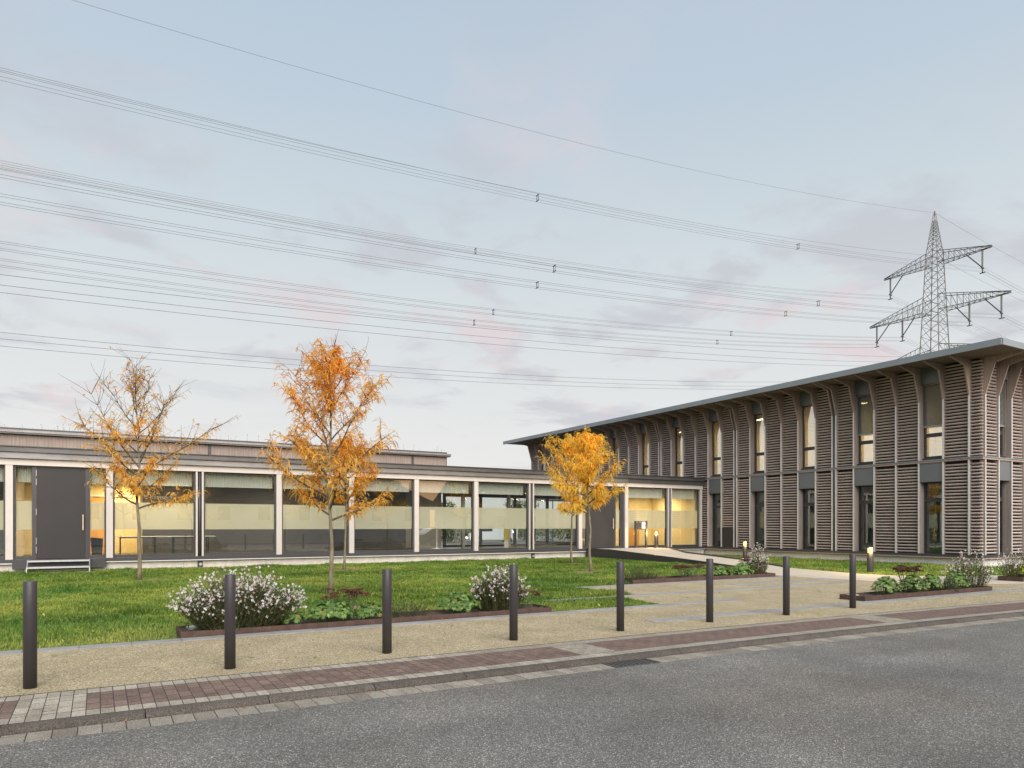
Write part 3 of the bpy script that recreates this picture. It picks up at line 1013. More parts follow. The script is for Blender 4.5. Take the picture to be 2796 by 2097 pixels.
fs_ = thing('floor_stand', 'white floor stand with slim pole and round base behind the fifth window', 'stand', (14.1, 31.5, .42))
MB().lathe(14.1, 31.5, [(.36, .42), (.36, .435), (.30, .47), (.05, .52), (.03, .53)], 24).build('stand_base', WHITE, fs_, smooth=True)
MB().tube([(14.1, 31.5, .5), (14.1, 31.5, 1.9)], .035, 10).build('stand_pole', WHITE, fs_)
ks = thing('information_stele', 'dark letterbox stele with a white notice standing before the entrance glazing', 'sign', (24.6, 28.9, .43))
MB().box(24.20, 24.29, 28.90, 28.98, .43, 1.388).build('stele_leg', ANTH2, ks)
MB().box(24.90, 24.99, 28.90, 28.98, .43, 1.388).build('stele_leg', ANTH2, ks)
MB().box(24.20, 24.99, 28.88, 29.00, 1.39, 1.84).build('stele_panel', ANTH2, ks)
MB().box(24.60, 24.82, 28.868, 28.878, 1.45, 1.79).build('notice', WHITE, ks)
nl = MB()
for r_ in range(6):
    nl.box(24.62, 24.62 + .17 * random.uniform(.5, 1), 28.864, 28.8675, 1.50 + r_ * .042, 1.512 + r_ * .042)
nl.build('notice_print', mat('print_grey', (.25, .25, .26), .7), ks)
MB().box(24.25, 24.32, 28.87, 28.879, 1.77, 1.79).build('badge', WHITE, ks)
MB().box(24.44, 24.51, 28.87, 28.879, 1.77, 1.79).build('badge', WHITE, ks)

# ------------------------------------------------------------------ the two-storey louvred office building
off = thing('office_building', 'two-storey office building with timber louvres and wide flat roof', 'building', (34, 30, 0))
XF, YC = 29.52, 14.79            # back plane of the louvres, and the corner
P0, DP = 15.16, .983
NK = 33
yk = [P0 + DP * k for k in range(NK + 1)]
YEND = yk[-1] + .15
XE = 29.61                       # end face: posts at XE + DP*j
NJ = 9
xj = [XE + DP * j for j in range(NJ)]
WIN = lambda k: k % 3 == 1
DBLK = lambda k: k % 6 == 0 and 0 < k < NK
Z0, Z1, Z2, Z3 = .44, 4.13, 4.345, 8.06

# roof
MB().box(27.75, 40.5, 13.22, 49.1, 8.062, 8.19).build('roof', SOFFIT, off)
fz = [13.2, 17.1, 21.0, 24.9, 28.8, 32.7, 36.6, 40.5, 44.4, 49.1]
for a, b in zip(fz[:-1], fz[1:]):
    MB().box(27.69, 27.748, a + .002, b - .002, 8.005, 8.225).build('roof_fascia', FASCIA, off)
for a, b in zip((27.75, 31.5, 35.3), (31.5, 35.3, 40.5)):
    MB().box(a + .002, b - .002, 13.16, 13.218, 8.005, 8.225).build('roof_fascia', FASCIA, off)
MB().box(27.69, 40.5, 13.19, 49.1, 8.226, 8.245).build('roof_cover', FASCIA, off)
# plinth and sills
py = 14.75
while py < 29.3:
    MB().box(29.50, 29.9, py + .004, py + 1.95 - .004, -.35, .268).build('plinth_panel', CONC2, off)
    py += 1.95
px = 29.50
while px < 38.5:
    MB().box(px + .004, px + 1.95 - .004, 14.75 - .0, 14.748 + .30, -.35, .268).build('plinth_panel', CONC2, off) if px > 29.9 else None
    px += 1.95
MB().box(29.903, 31.44, 14.75, 15.05, -.35, .268).build('plinth_panel', CONC2, off)
MB().box(29.36, 30.0, 14.63, 29.35, .335, .44).build('base_sill', ANTH2, off)
MB().box(30.0, 38.5, 14.63, 15.2, .335, .44).build('base_sill', ANTH2, off)
MB().box(29.34, 30.0, 14.61, 29.35, .285, .332).build('sill_trim', WOODL, off)
MB().box(30.0, 38.5, 14.61, 15.2, .285, .332).build('sill_trim', WOODL, off)
MB().box(29.34, 29.60, 14.61, YEND, 4.225, 4.262).build('ledge_flashing', FASCIA, off)
MB().box(29.60, 38.5, 14.61, 14.87, 4.225, 4.262).build('ledge_flashing', FASCIA, off)
MB().box(29.37, 29.60, 14.64, YEND, 4.15, 4.222).build('ledge_board', WOODL, off)
MB().box(29.60, 38.5, 14.64, 14.87, 4.15, 4.222).build('ledge_board', WOODL, off)

# wall behind the louvres
for fl, (a, b) in enumerate(((Z0, 4.15), (4.265, 8.06))):
    for k in range(-1, NK):
        y0 = yk[k] if k >= 0 else YC + .13
        y1 = yk[k + 1]
        if WIN(k) or (fl == 0 and y0 > 29.4): continue
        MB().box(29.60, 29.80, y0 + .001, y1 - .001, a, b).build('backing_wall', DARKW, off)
    MB().box(29.60, 29.80, yk[-1] + .001, YEND, a, b).build('backing_wall', DARKW, off)
    for j in range(NJ - 1):
        if j == 1 or j == 4 or j == 7: continue
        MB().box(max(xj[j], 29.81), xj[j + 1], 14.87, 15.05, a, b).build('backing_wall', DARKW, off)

# slats
PITCH = .129
SP = [(0, 0), (.040, 0), (.088, .036), (.082, .047), (.036, .077), (0, .077)]


def slat_mesh(L, mit0=False):
    """runs along +Y from 0 to L at x = 0 (back), nose towards -X"""
    mb = MB()
    n = len(SP)
    a = [(-d, (-d if mit0 else 0), z) for d, z in SP]
    b = [(-d, L, z) for d, z in SP]
    mb.add(a + b, [tuple(range(n)), tuple(range(n, 2 * n))[::-1]] + [(i, n + i, n + (i + 1) % n, (i + 1) % n) for i in range(n)])
    return mb.mesh('louvre_slat', SLAT)


SL = DP - .062
m_full = slat_mesh(SL)
m_dbl = slat_mesh(SL - .07)
m_cor = slat_mesh(yk[0] - .031 - YC, True)
slats = []                       # mesh, x, y, z, rz, kind for merging
for fl, (z0, z1) in enumerate(((Z0 + .03, Z1 - .06), (4.30, Z3 - .05))):
    n = int((z1 - z0) / PITCH) + 1
    for i in range(n):
        z = z0 + i * PITCH
        slats.append((m_cor, XF, YC, z, 0))
        for k in range(NK):
            if WIN(k): continue
            y0 = yk[k] + .031
            me = m_full
            if DBLK(k): y0 += .07; me = m_dbl
            if DBLK(k + 1): me = m_dbl
            if fl == 0 and (y0 > 29.0 or (k == 12 and z < 1.5)): continue
            slats.append((me, XF, y0, z, 0))
        # end face; nose towards -Y
        for j in range(NJ - 1):
            if j in (1, 4, 7): continue
            slats.append((m_full, xj[j] + SL + .031, YC, z, 1))
        slats.append(('cor2', xj[0] - .031, YC, z, 1))


def slat_mesh_cor2():
    mb = MB()
    n = len(SP)
    L = xj[0] - .031 - XF
    a = [(-d, -d, z) for d, z in SP]             # mitred end in the same corner
    b = [(L, -d, z) for d, z in SP]
    mb.add(a + b, [tuple(range(n)), tuple(range(n, 2 * n))[::-1]] + [(i, n + i, n + (i + 1) % n, (i + 1) % n) for i in range(n)])
    return mb.mesh('louvre_slat', SLAT)


m_cor2 = slat_mesh_cor2()
slats = [((m_cor2, XF, s[2], s[3], 2) if s[0] == 'cor2' else s) for s in slats]
slats.sort(key=lambda s: math.hypot(s[1], s[2]) - (.0 if s[4] != 1 or s[1] < 32.5 else -50))
mass = MB()
for i, (me, x, y, z, r_) in enumerate(slats):
    x += random.uniform(-.002, .002); z += random.uniform(-.002, .002)
    if i < 298:
        place('louvre_slat', me, (x, y, z), off, PI / 2 if r_ == 1 else 0)
    else:
        vs_ = [v.co for v in me.vertices]
        if r_ == 1: vs_ = [(x - v.y, y + v.x, z + v.z) for v in vs_]
        else: vs_ = [(x + v.x, y + v.y, z + v.z) for v in vs_]
        mass.add(vs_, [tuple(p.vertices) for p in me.polygons])
so = mass.build('louvre_slats', SLAT, off)
so['kind'] = 'stuff'
so.name = 'louvre_mass'

# posts and brackets along the front
def bracket_mesh():
    return MB().prism([(29.395, 6.655), (29.57, 6.655), (29.57, 8.06), (28.06, 8.06), (28.05, 8.035), (28.12, 8.01), (29.055, 7.80)], 1, -.028, .028).mesh('roof_bracket', WOODL, (29.5, 0, 0))


bme = bracket_mesh()
pl0 = MB().box(29.395, 29.595, -.028, .028, Z0, Z1 + .02).mesh('facade_post', WOOD, (29.5, 0, 0))
pl1 = MB().box(29.395, 29.595, -.028, .028, 4.263, 6.653).mesh('facade_post', WOOD, (29.5, 0, 0))
pc0 = MB().box(29.378, 29.393, -.030, .030, Z0, Z1 + .02).mesh('post_cap', ALU, (29.5, 0, 0))
pc1 = MB().box(29.378, 29.393, -.030, .030, 4.263, 6.66).mesh('post_cap', ALU, (29.5, 0, 0))
pc2 = MB().prism([(29.380, 6.662), (29.393, 6.655), (29.053, 7.80), (29.040, 7.797)], 1, -.029, .029).mesh('bracket_cap', WOODL, (29.5, 0, 0))
dpm = MB().tube([(29.44, 0, Z0), (29.44, 0, 8.0)], .04, 10).mesh('downpipe', PANEL, (29.5, 0, 0), smooth=True)


def post_set(y, low):
    if low:
        p = place('facade_post', pl0, (29.5, y, 0), off)
        c = bpy.data.objects.new('post_cap', pc0); COL.objects.link(c); c.parent = p
    p = place('facade_post', pl1, (29.5, y, 0), off)
    c = bpy.data.objects.new('post_cap', pc1); COL.objects.link(c); c.parent = p
    b = place('roof_bracket', bme, (29.5, y, 0), off)
    c = bpy.data.objects.new('bracket_cap', pc2); COL.objects.link(c); c.parent = b


for k in range(NK + 1):
    y = yk[k]
    if DBLK(k):
        post_set(y - .10, y < 29.2); post_set(y + .10, y < 29.2)
        place('downpipe', dpm, (29.5, y, 0), off)
        MB().box(29.56, 29.60, y - .07, y + .07, Z0 if y < 29 else 4.265, 8.06).build('pipe_recess', PANEL, off)
    else:
        post_set(y, y < 29.2)
# far corner return
for i in range(28):
    MB().box(29.44, 29.58, yk[-1] + .03, YEND, 4.30 + i * PITCH, 4.384 + i * PITCH).build('end_slat', SLAT, off) if i % 1 == 0 else None
# end face posts and brackets: the same pieces turned to face the street
for j in range(NJ):
    for me, nm, cap, cn in ((pl0, 'facade_post', pc0, 'post_cap'), (pl1, 'facade_post', pc1, 'post_cap'), (bme, 'roof_bracket', pc2, 'bracket_cap')):
        p = place(nm, me, (xj[j], YC - .02, 0), off, PI / 2)
        c = bpy.data.objects.new(cn, cap); COL.objects.link(c); c.parent = p


# windows of the front (face -X)
def office_window(k, fl):
    y0, y1 = yk[k] + .03, yk[k + 1] - .03
    if DBLK(k): y0 += .10
    if DBLK(k + 1): y1 -= .10
    if fl == 0:
        zs, zt, ztr = Z0, 3.37, (2.55, 2.70)
        MB().box(29.42, 29.70, y0, y1, 3.37, 4.145).build('metal_panel', PANEL, off)
    else:
        zs, zt, ztr = 4.355, 7.39, (5.225, 5.38)
        MB().box(29.50, 29.70, y0, y1, 7.40, 8.058).build('metal_panel', PANEL, off)
    jb = MB()
    jb.box(29.60, 29.80, y0 - .028, y0 + .012, zs, zt).box(29.60, 29.80, y1 - .012, y1 + .028, zs, zt)
    jb.box(29.50, 29.60, y1 - .01, y1 + .002, zs, zt)
    if fl == 1: MB().box(29.61, 29.81, y0 - .028, y1 + .028, 4.263, 4.354).build('window_apron', ANTH2, off)
    jb.build('window_jamb', WOOD, off)
    f = MB()
    a, b = y0 + .013, y1 - .013
    f.box(29.70, 29.80, a, a + .06, zs, zt).box(29.70, 29.80, b - .06, b, zs, zt)
    f.box(29.70, 29.80, a + .06, b - .06, zs, zs + .08).box(29.70, 29.80, a + .06, b - .06, zt - .06, zt)
    f.box(29.70, 29.80, a + .06, b - .06, ztr[0], ztr[1])
    fr = f.build('window_frame', ANTH2, off)
    g_ = GLASSD if fl == 0 else GLASSU
    for za, zb in ((zs + .08, ztr[0]), (ztr[1], zt - .06)):
        MB().box(29.74, 29.752, a + .055, b - .055, za - .003, zb + .003).build('pane', g_, fr)
    if fl == 1 and k in (1, 4):
        bl = MB()
        zz = 7.36
        while zz > 5.70:
            bl.prism([(29.630, zz - .020), (29.636, zz - .022), (29.676, zz + .020), (29.670, zz + .022)], 1, y0 + .02, y1 - .02)
            zz -= .047
        bl.box(29.63, 29.69, y0 + .02, y1 - .02, 5.62, 5.70)
        for yy in (y0 + .16, y1 - .16):
            bl.box(29.655, 29.66, yy, yy + .006, 5.7, 7.38)
        bl.build('venetian_blind', BLIND, off)
    if fl == 0 and k in (1, 4, 7, 10):
        cu = MB()
        n = 9
        ca, cb = (a + .10, a + .42) if k != 7 else (a + .05, a + .28)
        for i in range(n):
            u0, u1 = ca + (cb - ca) * i / n, ca + (cb - ca) * (i + 1) / n
            s = .75 + .25 * 1
            cu.add([(30.02 + .03 * (i % 2), u0, .75), (30.02 + .03 * ((i + 1) % 2), u1, .75), (30.02 + .03 * ((i + 1) % 2), u1, 3.3), (30.02 + .03 * (i % 2), u0, 3.3)], [(0, 1, 2, 3)])
        cu.build('curtain', VOILE, off, fix=False)


for k in range(NK):
    if WIN(k):
        office_window(k, 1)
        if yk[k + 1] < 29.4: office_window(k, 0)
MB().box(29.43, 29.58, yk[12] + .14, yk[13] - .03, Z0, 1.48).build('service_panel', DOORM, off)


def end_window(j, fl):
    x0, x1 = xj[j] + .03, xj[j + 1] - .03
    if fl == 0:
        zs, zt, ztr = Z0, 3.37, (2.55, 2.70)
        MB().box(x0, x1, 14.69, 14.97, 3.37, 4.145).build('metal_panel', PANEL, off)
    else:
        zs, zt, ztr = 4.355, 7.39, (5.225, 5.38)
        MB().box(x0, x1, 14.77, 14.97, 7.40, 8.058).build('metal_panel', PANEL, off)
    jb = MB()
    jb.box(x0 - .028, x0 + .012, 14.87, 15.07, zs, zt).box(x1 - .012, x1 + .028, 14.87, 15.07, zs, zt)
    jb.build('window_jamb', WOOD, off)
    f = MB()
    a, b = x0 + .013, x1 - .013
    f.box(a, a + .06, 14.97, 15.07, zs, zt).box(b - .06, b, 14.97, 15.07, zs, zt)
    f.box(a + .06, b - .06, 14.97, 15.07, zs, zs + .08).box(a + .06, b - .06, 14.97, 15.07, zt - .06, zt).box(a + .06, b - .06, 14.97, 15.07, *ztr)
    fr = f.build('window_frame', ANTH2, off)
    for za, zb in ((zs + .08, ztr[0]), (ztr[1], zt - .06)):
        MB().box(a + .055, b - .055, 15.01, 15.022, za - .003, zb + .003).build('pane', GLASSD if fl == 0 else GLASSU, fr)
    if fl == 1:
        bl = MB()
        zz = 7.36
        while zz > 5.62:
            bl.prism([(14.900, zz - .020), (14.906, zz - .022), (14.946, zz + .020), (14.940, zz + .022)], 0, x0 + .02, x1 - .02)
            zz -= .047
        bl.box(x0 + .02, x1 - .02, 14.90, 14.96, 5.54, 5.62)
        bl.build('venetian_blind', BLIND, off)


for j in (1, 4, 7):
    for fl in (0, 1):
        end_window(j, fl)
# storeys inside
MB().box(29.81, 38.5, 15.10, YEND, .10, .42).build('floor_slab', INTFLOOR, off)
MB().box(29.81, 38.5, 15.10, YEND, 3.55, 4.30).build('floor_slab', CEIL, off)
MB().box(29.81, 38.5, 15.10, YEND, 7.5, 8.05).build('ceiling_slab', CEIL, off)
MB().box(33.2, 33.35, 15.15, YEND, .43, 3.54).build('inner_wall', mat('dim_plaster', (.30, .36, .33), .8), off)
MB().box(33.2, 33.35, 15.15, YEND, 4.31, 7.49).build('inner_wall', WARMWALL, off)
MB().box(38.3, 38.5, 15.1, YEND, .1, 8.05).build('rear_wall', DARKW, off)
for y in (18.6, 24.2, 30.2, 36.1, 42):
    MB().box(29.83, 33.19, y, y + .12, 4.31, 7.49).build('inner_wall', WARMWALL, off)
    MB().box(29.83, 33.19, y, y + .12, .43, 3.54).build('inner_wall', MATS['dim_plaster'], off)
for i, (y, l) in enumerate(((16.7, 'ceiling lamp behind the blind nearest the corner, upper storey'), (21.4, 'upper-storey ceiling lamp behind the second blind'),
                            (27.2, 'upper-storey ceiling lamp in the third office room'), (33, 'upper-storey ceiling lamp in the fourth office room'), (39, 'upper-storey ceiling lamp in the farthest office room'))):
    t = thing('office_lamp', l, 'lamp', (31.6, y, 7.49), 'ceiling lamps of the upper storey')
    MB().box(31.45, 31.75, y - .5, y + .5, 7.44, 7.49).build('lamp_housing', WHITE, t)
    MB().box(31.48, 31.72, y - .47, y + .47, 7.430, 7.438).build('lamp_lens', DOWNL, t)
    a = point_lamp('lamp_light', (0, 0, -.08), 120, WARM, 'AREA', .6); a.parent = t

# ------------------------------------------------------------------ entrance ramp
rp = thing('entrance_ramp', 'sloping concrete ramp with anthracite cheeks leading to the entrance door', 'ramp', (22, 24, 0))
LP = [(21.25, 29.05, .43), (21.30, 27.3, .43), (21.22, 24.0, .28), (20.98, 20.6, .12), (20.80, 18.3, 0.0)]
RP_ = [(25.65, 29.05, .43), (25.6, 28.0, .43), (23.85, 24.9, .31), (23.5, 21.4, .15), (22.55, 18.3, 0.0)]
dk = MB()
vs_ = []
for a, b in zip(LP, RP_):
    vs_ += [a, b, (a[0], a[1], -.12), (b[0], b[1], -.12)]
fs = []
for i in range(4):
    o_ = 4 * i
    fs += [(o_, o_ + 4, o_ + 5, o_ + 1), (o_, o_ + 2, o_ + 6, o_ + 4), (o_ + 1, o_ + 5, o_ + 7, o_ + 3)]
fs += [(0, 1, 3, 2), (16, 18, 19, 17)]
dk.add(vs_, fs)
dk.build('ramp_deck', PATHC, rp)


def cheek(P, side, up):
    mb = MB()
    vs_ = []
    for x, y, z in P:
        vs_ += [(x, y, -.15), (x + side * .07, y, -.15), (x + side * .07, y, z + up), (x, y, z + up)]
    n = len(P)
    fs = [(0, 1, 2, 3), tuple(4 * (n - 1) + i for i in (3, 2, 1, 0))]
    for i in range(n - 1):
        for k in range(4):
            k2 = (k + 1) % 4
            fs.append((4 * i + k, 4 * i + k2, 4 * i + 4 + k2, 4 * i + 4 + k))
    mb.add(vs_, fs)
    return mb


cheek([(x - .002, y, z) for x, y, z in LP], -1, .025).build('ramp_cheek', ANTH, rp)
cheek([(x + .002, y, z) for x, y, z in RP_], 1, .06).build('ramp_cheek', ANTH, rp)
MB().box(21.18, 25.65, 29.05, 29.098, -.1, .425).build('ramp_back', ANTH2, rp)

# ------------------------------------------------------------------ steel bollards
BY = 8.43
bxs = [-.557, 1.26, 3.079, 4.93, 6.743, 8.623, 10.47, 12.45]
bys = [8.28, 8.32, 8.36, 8.45, 8.40, 8.445, 8.44, 8.52]
blabels = ['anthracite steel bollard on the gravel, largest and farthest left',
           'anthracite steel bollard in front of the biggest white-flowering bush',
           'anthracite steel bollard in front of the planter between herb and geranium mounds',
           'anthracite steel bollard hiding the right half of the second white-flowering bush',
           'anthracite steel bollard just right of the first corten planter, before the lawn tongue',
           'anthracite steel bollard in front of the dark ramp cheek and geraniums',
           'anthracite steel bollard on gravel at the foot of the ramp',
           'anthracite steel bollard beside the left end of the corten planter on the right']
b0 = thing('bollard', blabels[0], 'bollard', (0, 0, 0), 'steel bollards along the kerb')
MB().lathe(0, 0, [(.058, -.1), (.058, 1.018), (.056, 1.022), (.050, 1.023)], 28).build('bollard_tube', ANTH, b0, smooth=False)
MB().lathe(0, 0, [(.0545, 1.012), (.0545, 1.0235), (.045, 1.0245)], 28).build('bollard_cap', ANTH, b0)
for o in b0.children:
    if o.name.startswith('bollard_tube'):
        for p in o.data.polygons: p.use_smooth = len(p.vertices) == 4
for i, (x, y) in enumerate(zip(bxs, bys)):
    if i == 0: b0.location = (x, y, 0)
    else: copy_tree(b0, (x, y, 0), blabels[i])


# bollard lamps
def bollard_lamp(x, y, z, label):
    t = thing('bollard_lamp', label, 'lamp', (x, y, z), 'lit bollard lamps by the ramp')
    MB().lathe(x, y, [(.10, z - .1), (.10, z + .67)], 24).build('lamp_post', ANTH, t)
    MB().lathe(x, y, [(.072, z + .672), (.072, z + .82)], 20).build('lamp_glow', GLOW, t)
    MB().lathe(x, y, [(.10, z + .822), (.10, z + .86), (.09, z + .868)], 24).build('lamp_head', ANTH, t)
    for a in range(3):
        MB().tube([(x + .085 * math.cos(a * 2.1), y + .085 * math.sin(a * 2.1), z + .67), (x + .085 * math.cos(a * 2.1), y + .085 * math.sin(a * 2.1), z + .822)], .006, 5).build('lamp_rib', ANTH, t)
    a_ = point_lamp('lamp_light', (-.09, -.09, .76), 80, (1, .66, .30), 'POINT', .05)
    a_.parent = t


bollard_lamp(22.27, 14.6, 0, 'lit bollard lamp on the lawn strip in front of the louvred building, nearest one')
bollard_lamp(25.88, 23.15, 0, 'lit bollard lamp on the grass left of the white wandflowers beside the ramp')
bollard_lamp(25.36, 28.62, .43, 'lit bollard lamp at the top of the ramp before the glazed entrance')

# ------------------------------------------------------------------ pylon and overhead lines
PX, PY = 105.39, 59.08
py_ = thing('lattice_pylon', 'steel lattice pylon with three crossarms behind the louvred building', 'pylon', (PX, PY, 0))


def hw(z):
    if z > 41.2: return max(.10, .80 - (z - 41.2) / 6.0 * .72)
    return .80 + (41.2 - z) * .0385


for sx in (-1, 1):
    for sy in (-1, 1):
        MB().tube([(PX + sx * hw(z), PY + sy * hw(z), z) for z in (0, 41.2, 47.1)], [.10, .065, .04], 4).build('mast_leg', PYLON, py_)
br = MB()
z = 3.0
while z < 46.0:
    dz = max(.45, hw(z) * 1.15)
    z2 = min(z + dz, 46.6)
    a, b = hw(z), hw(z2)
    for s in (-1, 1):
        for (p, q) in (((-a, -b), 0), ((a, b), 0)):
            pass
        br.tube([(PX - a, PY + s * a, z), (PX + b, PY + s * b, z2)], .030, 3, cap=False)
        br.tube([(PX + a, PY + s * a, z), (PX - b, PY + s * b, z2)], .030, 3, cap=False)
        br.tube([(PX + s * a, PY - a, z), (PX + s * b, PY + b, z2)], .030, 3, cap=False)
        br.tube([(PX + s * a, PY + a, z), (PX + s * b, PY - b, z2)], .030, 3, cap=False)
    z = z2
bo = br.build('mast_bracing', PYLON, py_); bo['kind'] = 'stuff'
MB().tube([(PX, PY, 46.8), (PX, PY, 47.4)], .09, 5).build('mast_tip', PYLON, py_)


def crossarm(zb, zt, half, nb):
    for s in (-1, 1):
        h0 = hw(zb)
        ch, lace = MB(), MB()
        tip = Vector((PX, PY + s * half, zb + .12))
        bots = [Vector((PX + e * h0, PY + s * h0, zb)) for e in (-1, 1)]
        tops = [Vector((PX + e * hw(zt), PY + s * hw(zt), zt)) for e in (-1, 1)]
        for q in bots: ch.tube([q, tip + Vector((0, 0, -.12))], .055, 4)
        for q in tops: ch.tube([q, tip + Vector((0, 0, .1))], .055, 4)
        ch.build('crossarm_chord', PYLON, py_)
        for i in range(nb):
            u, u2 = i / nb, (i + 1) / nb
            A_ = [q.lerp(tip, u) for q in bots]; B_ = [q.lerp(tip, u2) for q in bots]
            T_ = [q.lerp(tip, u) for q in tops]; U_ = [q.lerp(tip, u2) for q in tops]
            lace.tube([A_[0], B_[1]], .025, 3, cap=False).tube([A_[1], B_[0]], .025, 3, cap=False)
            lace.tube([A_[0], A_[1]], .025, 3, cap=False)
            for e in (0, 1):
                lace.tube([A_[e], T_[e]], .025, 3, cap=False).tube([T_[e], B_[e]], .025, 3, cap=False)
        lo_ = lace.build('crossarm_lacing', PYLON, py_); lo_['kind'] = 'stuff'


crossarm(39.62, 41.3, 7.75, 9)
crossarm(32.75, 35.0, 10.1, 11)
crossarm(26.0, 27.7, 8.3, 9)
ins = mat('insulator_porcelain', (.16, .15, .145), .5)
node = {}
for off_y, zb, lead, name in ((6.5, 39.6, 4.4, 'A'), (-6.7, 39.6, -4.7, 'B'), (8.9, 32.75, 6.8, 'C'), (4.8, 32.75, 2.9, 'D'), (-4.8, 32.75, -2.9, 'E'), (-8.9, 32.75, -6.8, 'F')):
    zn = zb - 2.45
    yy = PY - off_y
    MB().tube([(PX, yy, zb), (PX, yy, zn)], .13, 6).build('insulator_string', ins, py_)
    MB().tube([(PX, PY - lead, zb), (PX, yy, zn)], .075, 5).build('insulator_stay', BLACK, py_)
    MB().box(PX - .35, PX + .35, yy - .06, yy + .06, zn - .1, zn + .02).box(PX - .06, PX + .06, yy - .35, yy + .35, zn - .75, zn - .65).box(PX - .05, PX + .05, yy - .05, yy + .05, zn - .7, zn - .05).build('cable_clamp', BLACK, py_)

# conductors: parabola z = c0 + c1*t + c2*t^2, t metres west of the pylon; y offset south of it
WIRES = {
    'earth': (0, 47.18, -.17161, .00064, 0, 'single earth wire from the very tip of the pylon', []),
    'body': (0, 40.89, -.15373, .00052, 0, 'single wire running just above the topmost cable bundle', []),
    'A': (6.4, 36.94, -.1503, .00052, 1, 'four-cable bundle highest in the sky, from the near end of the top crossarm', [40, 74]),
    'B': (-6.7, 36.68, -.14683, .00054, 1, 'four-cable bundle from the far end of the top crossarm', [73]),
    'C': (8.9, 29.86, -.14333, .00051, 1, 'four-cable bundle from the near end of the middle crossarm, crossing another bundle at left', [40, 74]),
    'D': (4.8, 29.83, -.14349, .00052, 1, 'four-cable bundle from the near inner string of the middle crossarm', [40, 73]),
    'E': (-4.8, 29.88, -.14123, .00053, 1, 'four-cable bundle from the far inner string of the middle crossarm', [38, 72]),
    'F': (-8.9, 29.77, -.14063, .00054, 1, 'four-cable bundle from the far end of the middle crossarm', [36, 72]),
    'G': (6.5, 24.75, -.1290, .00041, 0, 'single cable below the lowest four-cable bundle', []),
    'H': (4.0, 24.56, -.1262, .00041, 0, 'single cable, upper line of the close pair below the bundles', []),
    'I': (2.0, 24.48, -.12894, .00045, 0, 'single cable, lower line of the close pair below the bundles', []),
    'J': (-3.0, 23.81, -.149, .00058, 0, 'single cable, highest of the three faint lines nearest the roofs', []),
    'K': (-5.0, 23.41, -.14094, .00054, 0, 'single cable, middle one of the three faint lines nearest the roofs', []),
    'L': (-7.0, 23.33, -.13987, .00053, 0, 'single cable, lowest of the three faint lines nearest the roofs', []),
}
for key, (oy, c0, c1, c2, bund, label, sp) in WIRES.items():
    yy = PY - oy
    grp = 'four-cable bundles of the power line' if bund else 'single cables of the power line'
    t_ = thing('cable_bundle' if bund else 'overhead_cable', label, 'power line', (PX, yy, c0), grp)

    def zc(t):
        return c0 + c1 * t + c2 * t * t if t >= 0 else c0 + .085 * t + c2 * t * t
    ts = [-160 + 8 * i for i in range(20)] + [0] + [4 * i for i in range(1, 41)]
    offs = [(-.21, .24), (.21, .24), (-.21, -.24), (.21, -.24)] if bund else [(0, 0)]
    for dy, dz in offs:
        MB().tube([(PX - .9993 * t, yy - .0368 * t + dy, zc(t) + dz) for t in ts], .0135 if bund else .017, 4).build('cable', WIRE, t_)
    for s in sp:
        m_ = MB()
        c = Vector((PX - .9993 * s, yy - .0368 * s, zc(s)))
        for dy in (-.12, .12):
            m_.box(c.x - .018, c.x + .018, c.y + dy - .016, c.y + dy + .016, c.z - .22, c.z + .22)
        m_.box(c.x - .03, c.x + .03, c.y - .23, c.y + .23, c.z + .22, c.z + .255).box(c.x - .03, c.x + .03, c.y - .23, c.y + .23, c.z - .255, c.z - .22)
        m_.build('spacer', BLACK, t_)


# ------------------------------------------------------------------ trees
def frond(mb, p, d, L, tint, droop=.55, pairs=8, w=.030):
    """a pinnate leaf: drooping rachis with leaflets on both sides"""
    d = d.normalized()
    side = d.cross(Vector((0, 0, 1)))
    if side.length < .05: side = Vector((1, 0, 0))
    side.normalize()
    roll = random.uniform(-.7, .7)
    side = (side * math.cos(roll) + Vector((0, 0, 1)) * math.sin(roll)).normalized()
    vs_, fs = [], []
    pts = []
    for i in range(pairs + 1):
        s = i / pairs
        pts.append(p + d * (L * s * (1 - .25 * s)) + Vector((0, 0, -1)) * (L * droop * s * s))
    for i in range(1, pairs + 1):
        a, b = pts[i - 1], pts[i]
        k = w * (.55 + .75 * math.sin(PI * min(1, .15 + .85 * i / pairs)))
        along = (b - a).normalized()
        for sg in (-1, 1):
            o = len(vs_)
            tipv = b + side * sg * k + along * k * .55 + Vector((0, 0, -1)) * k * .35
            vs_ += [a, b, tipv]
            fs.append((o, o + 1, o + 2) if sg > 0 else (o + 1, o, o + 2))
    mb.add(vs_, fs, tint)


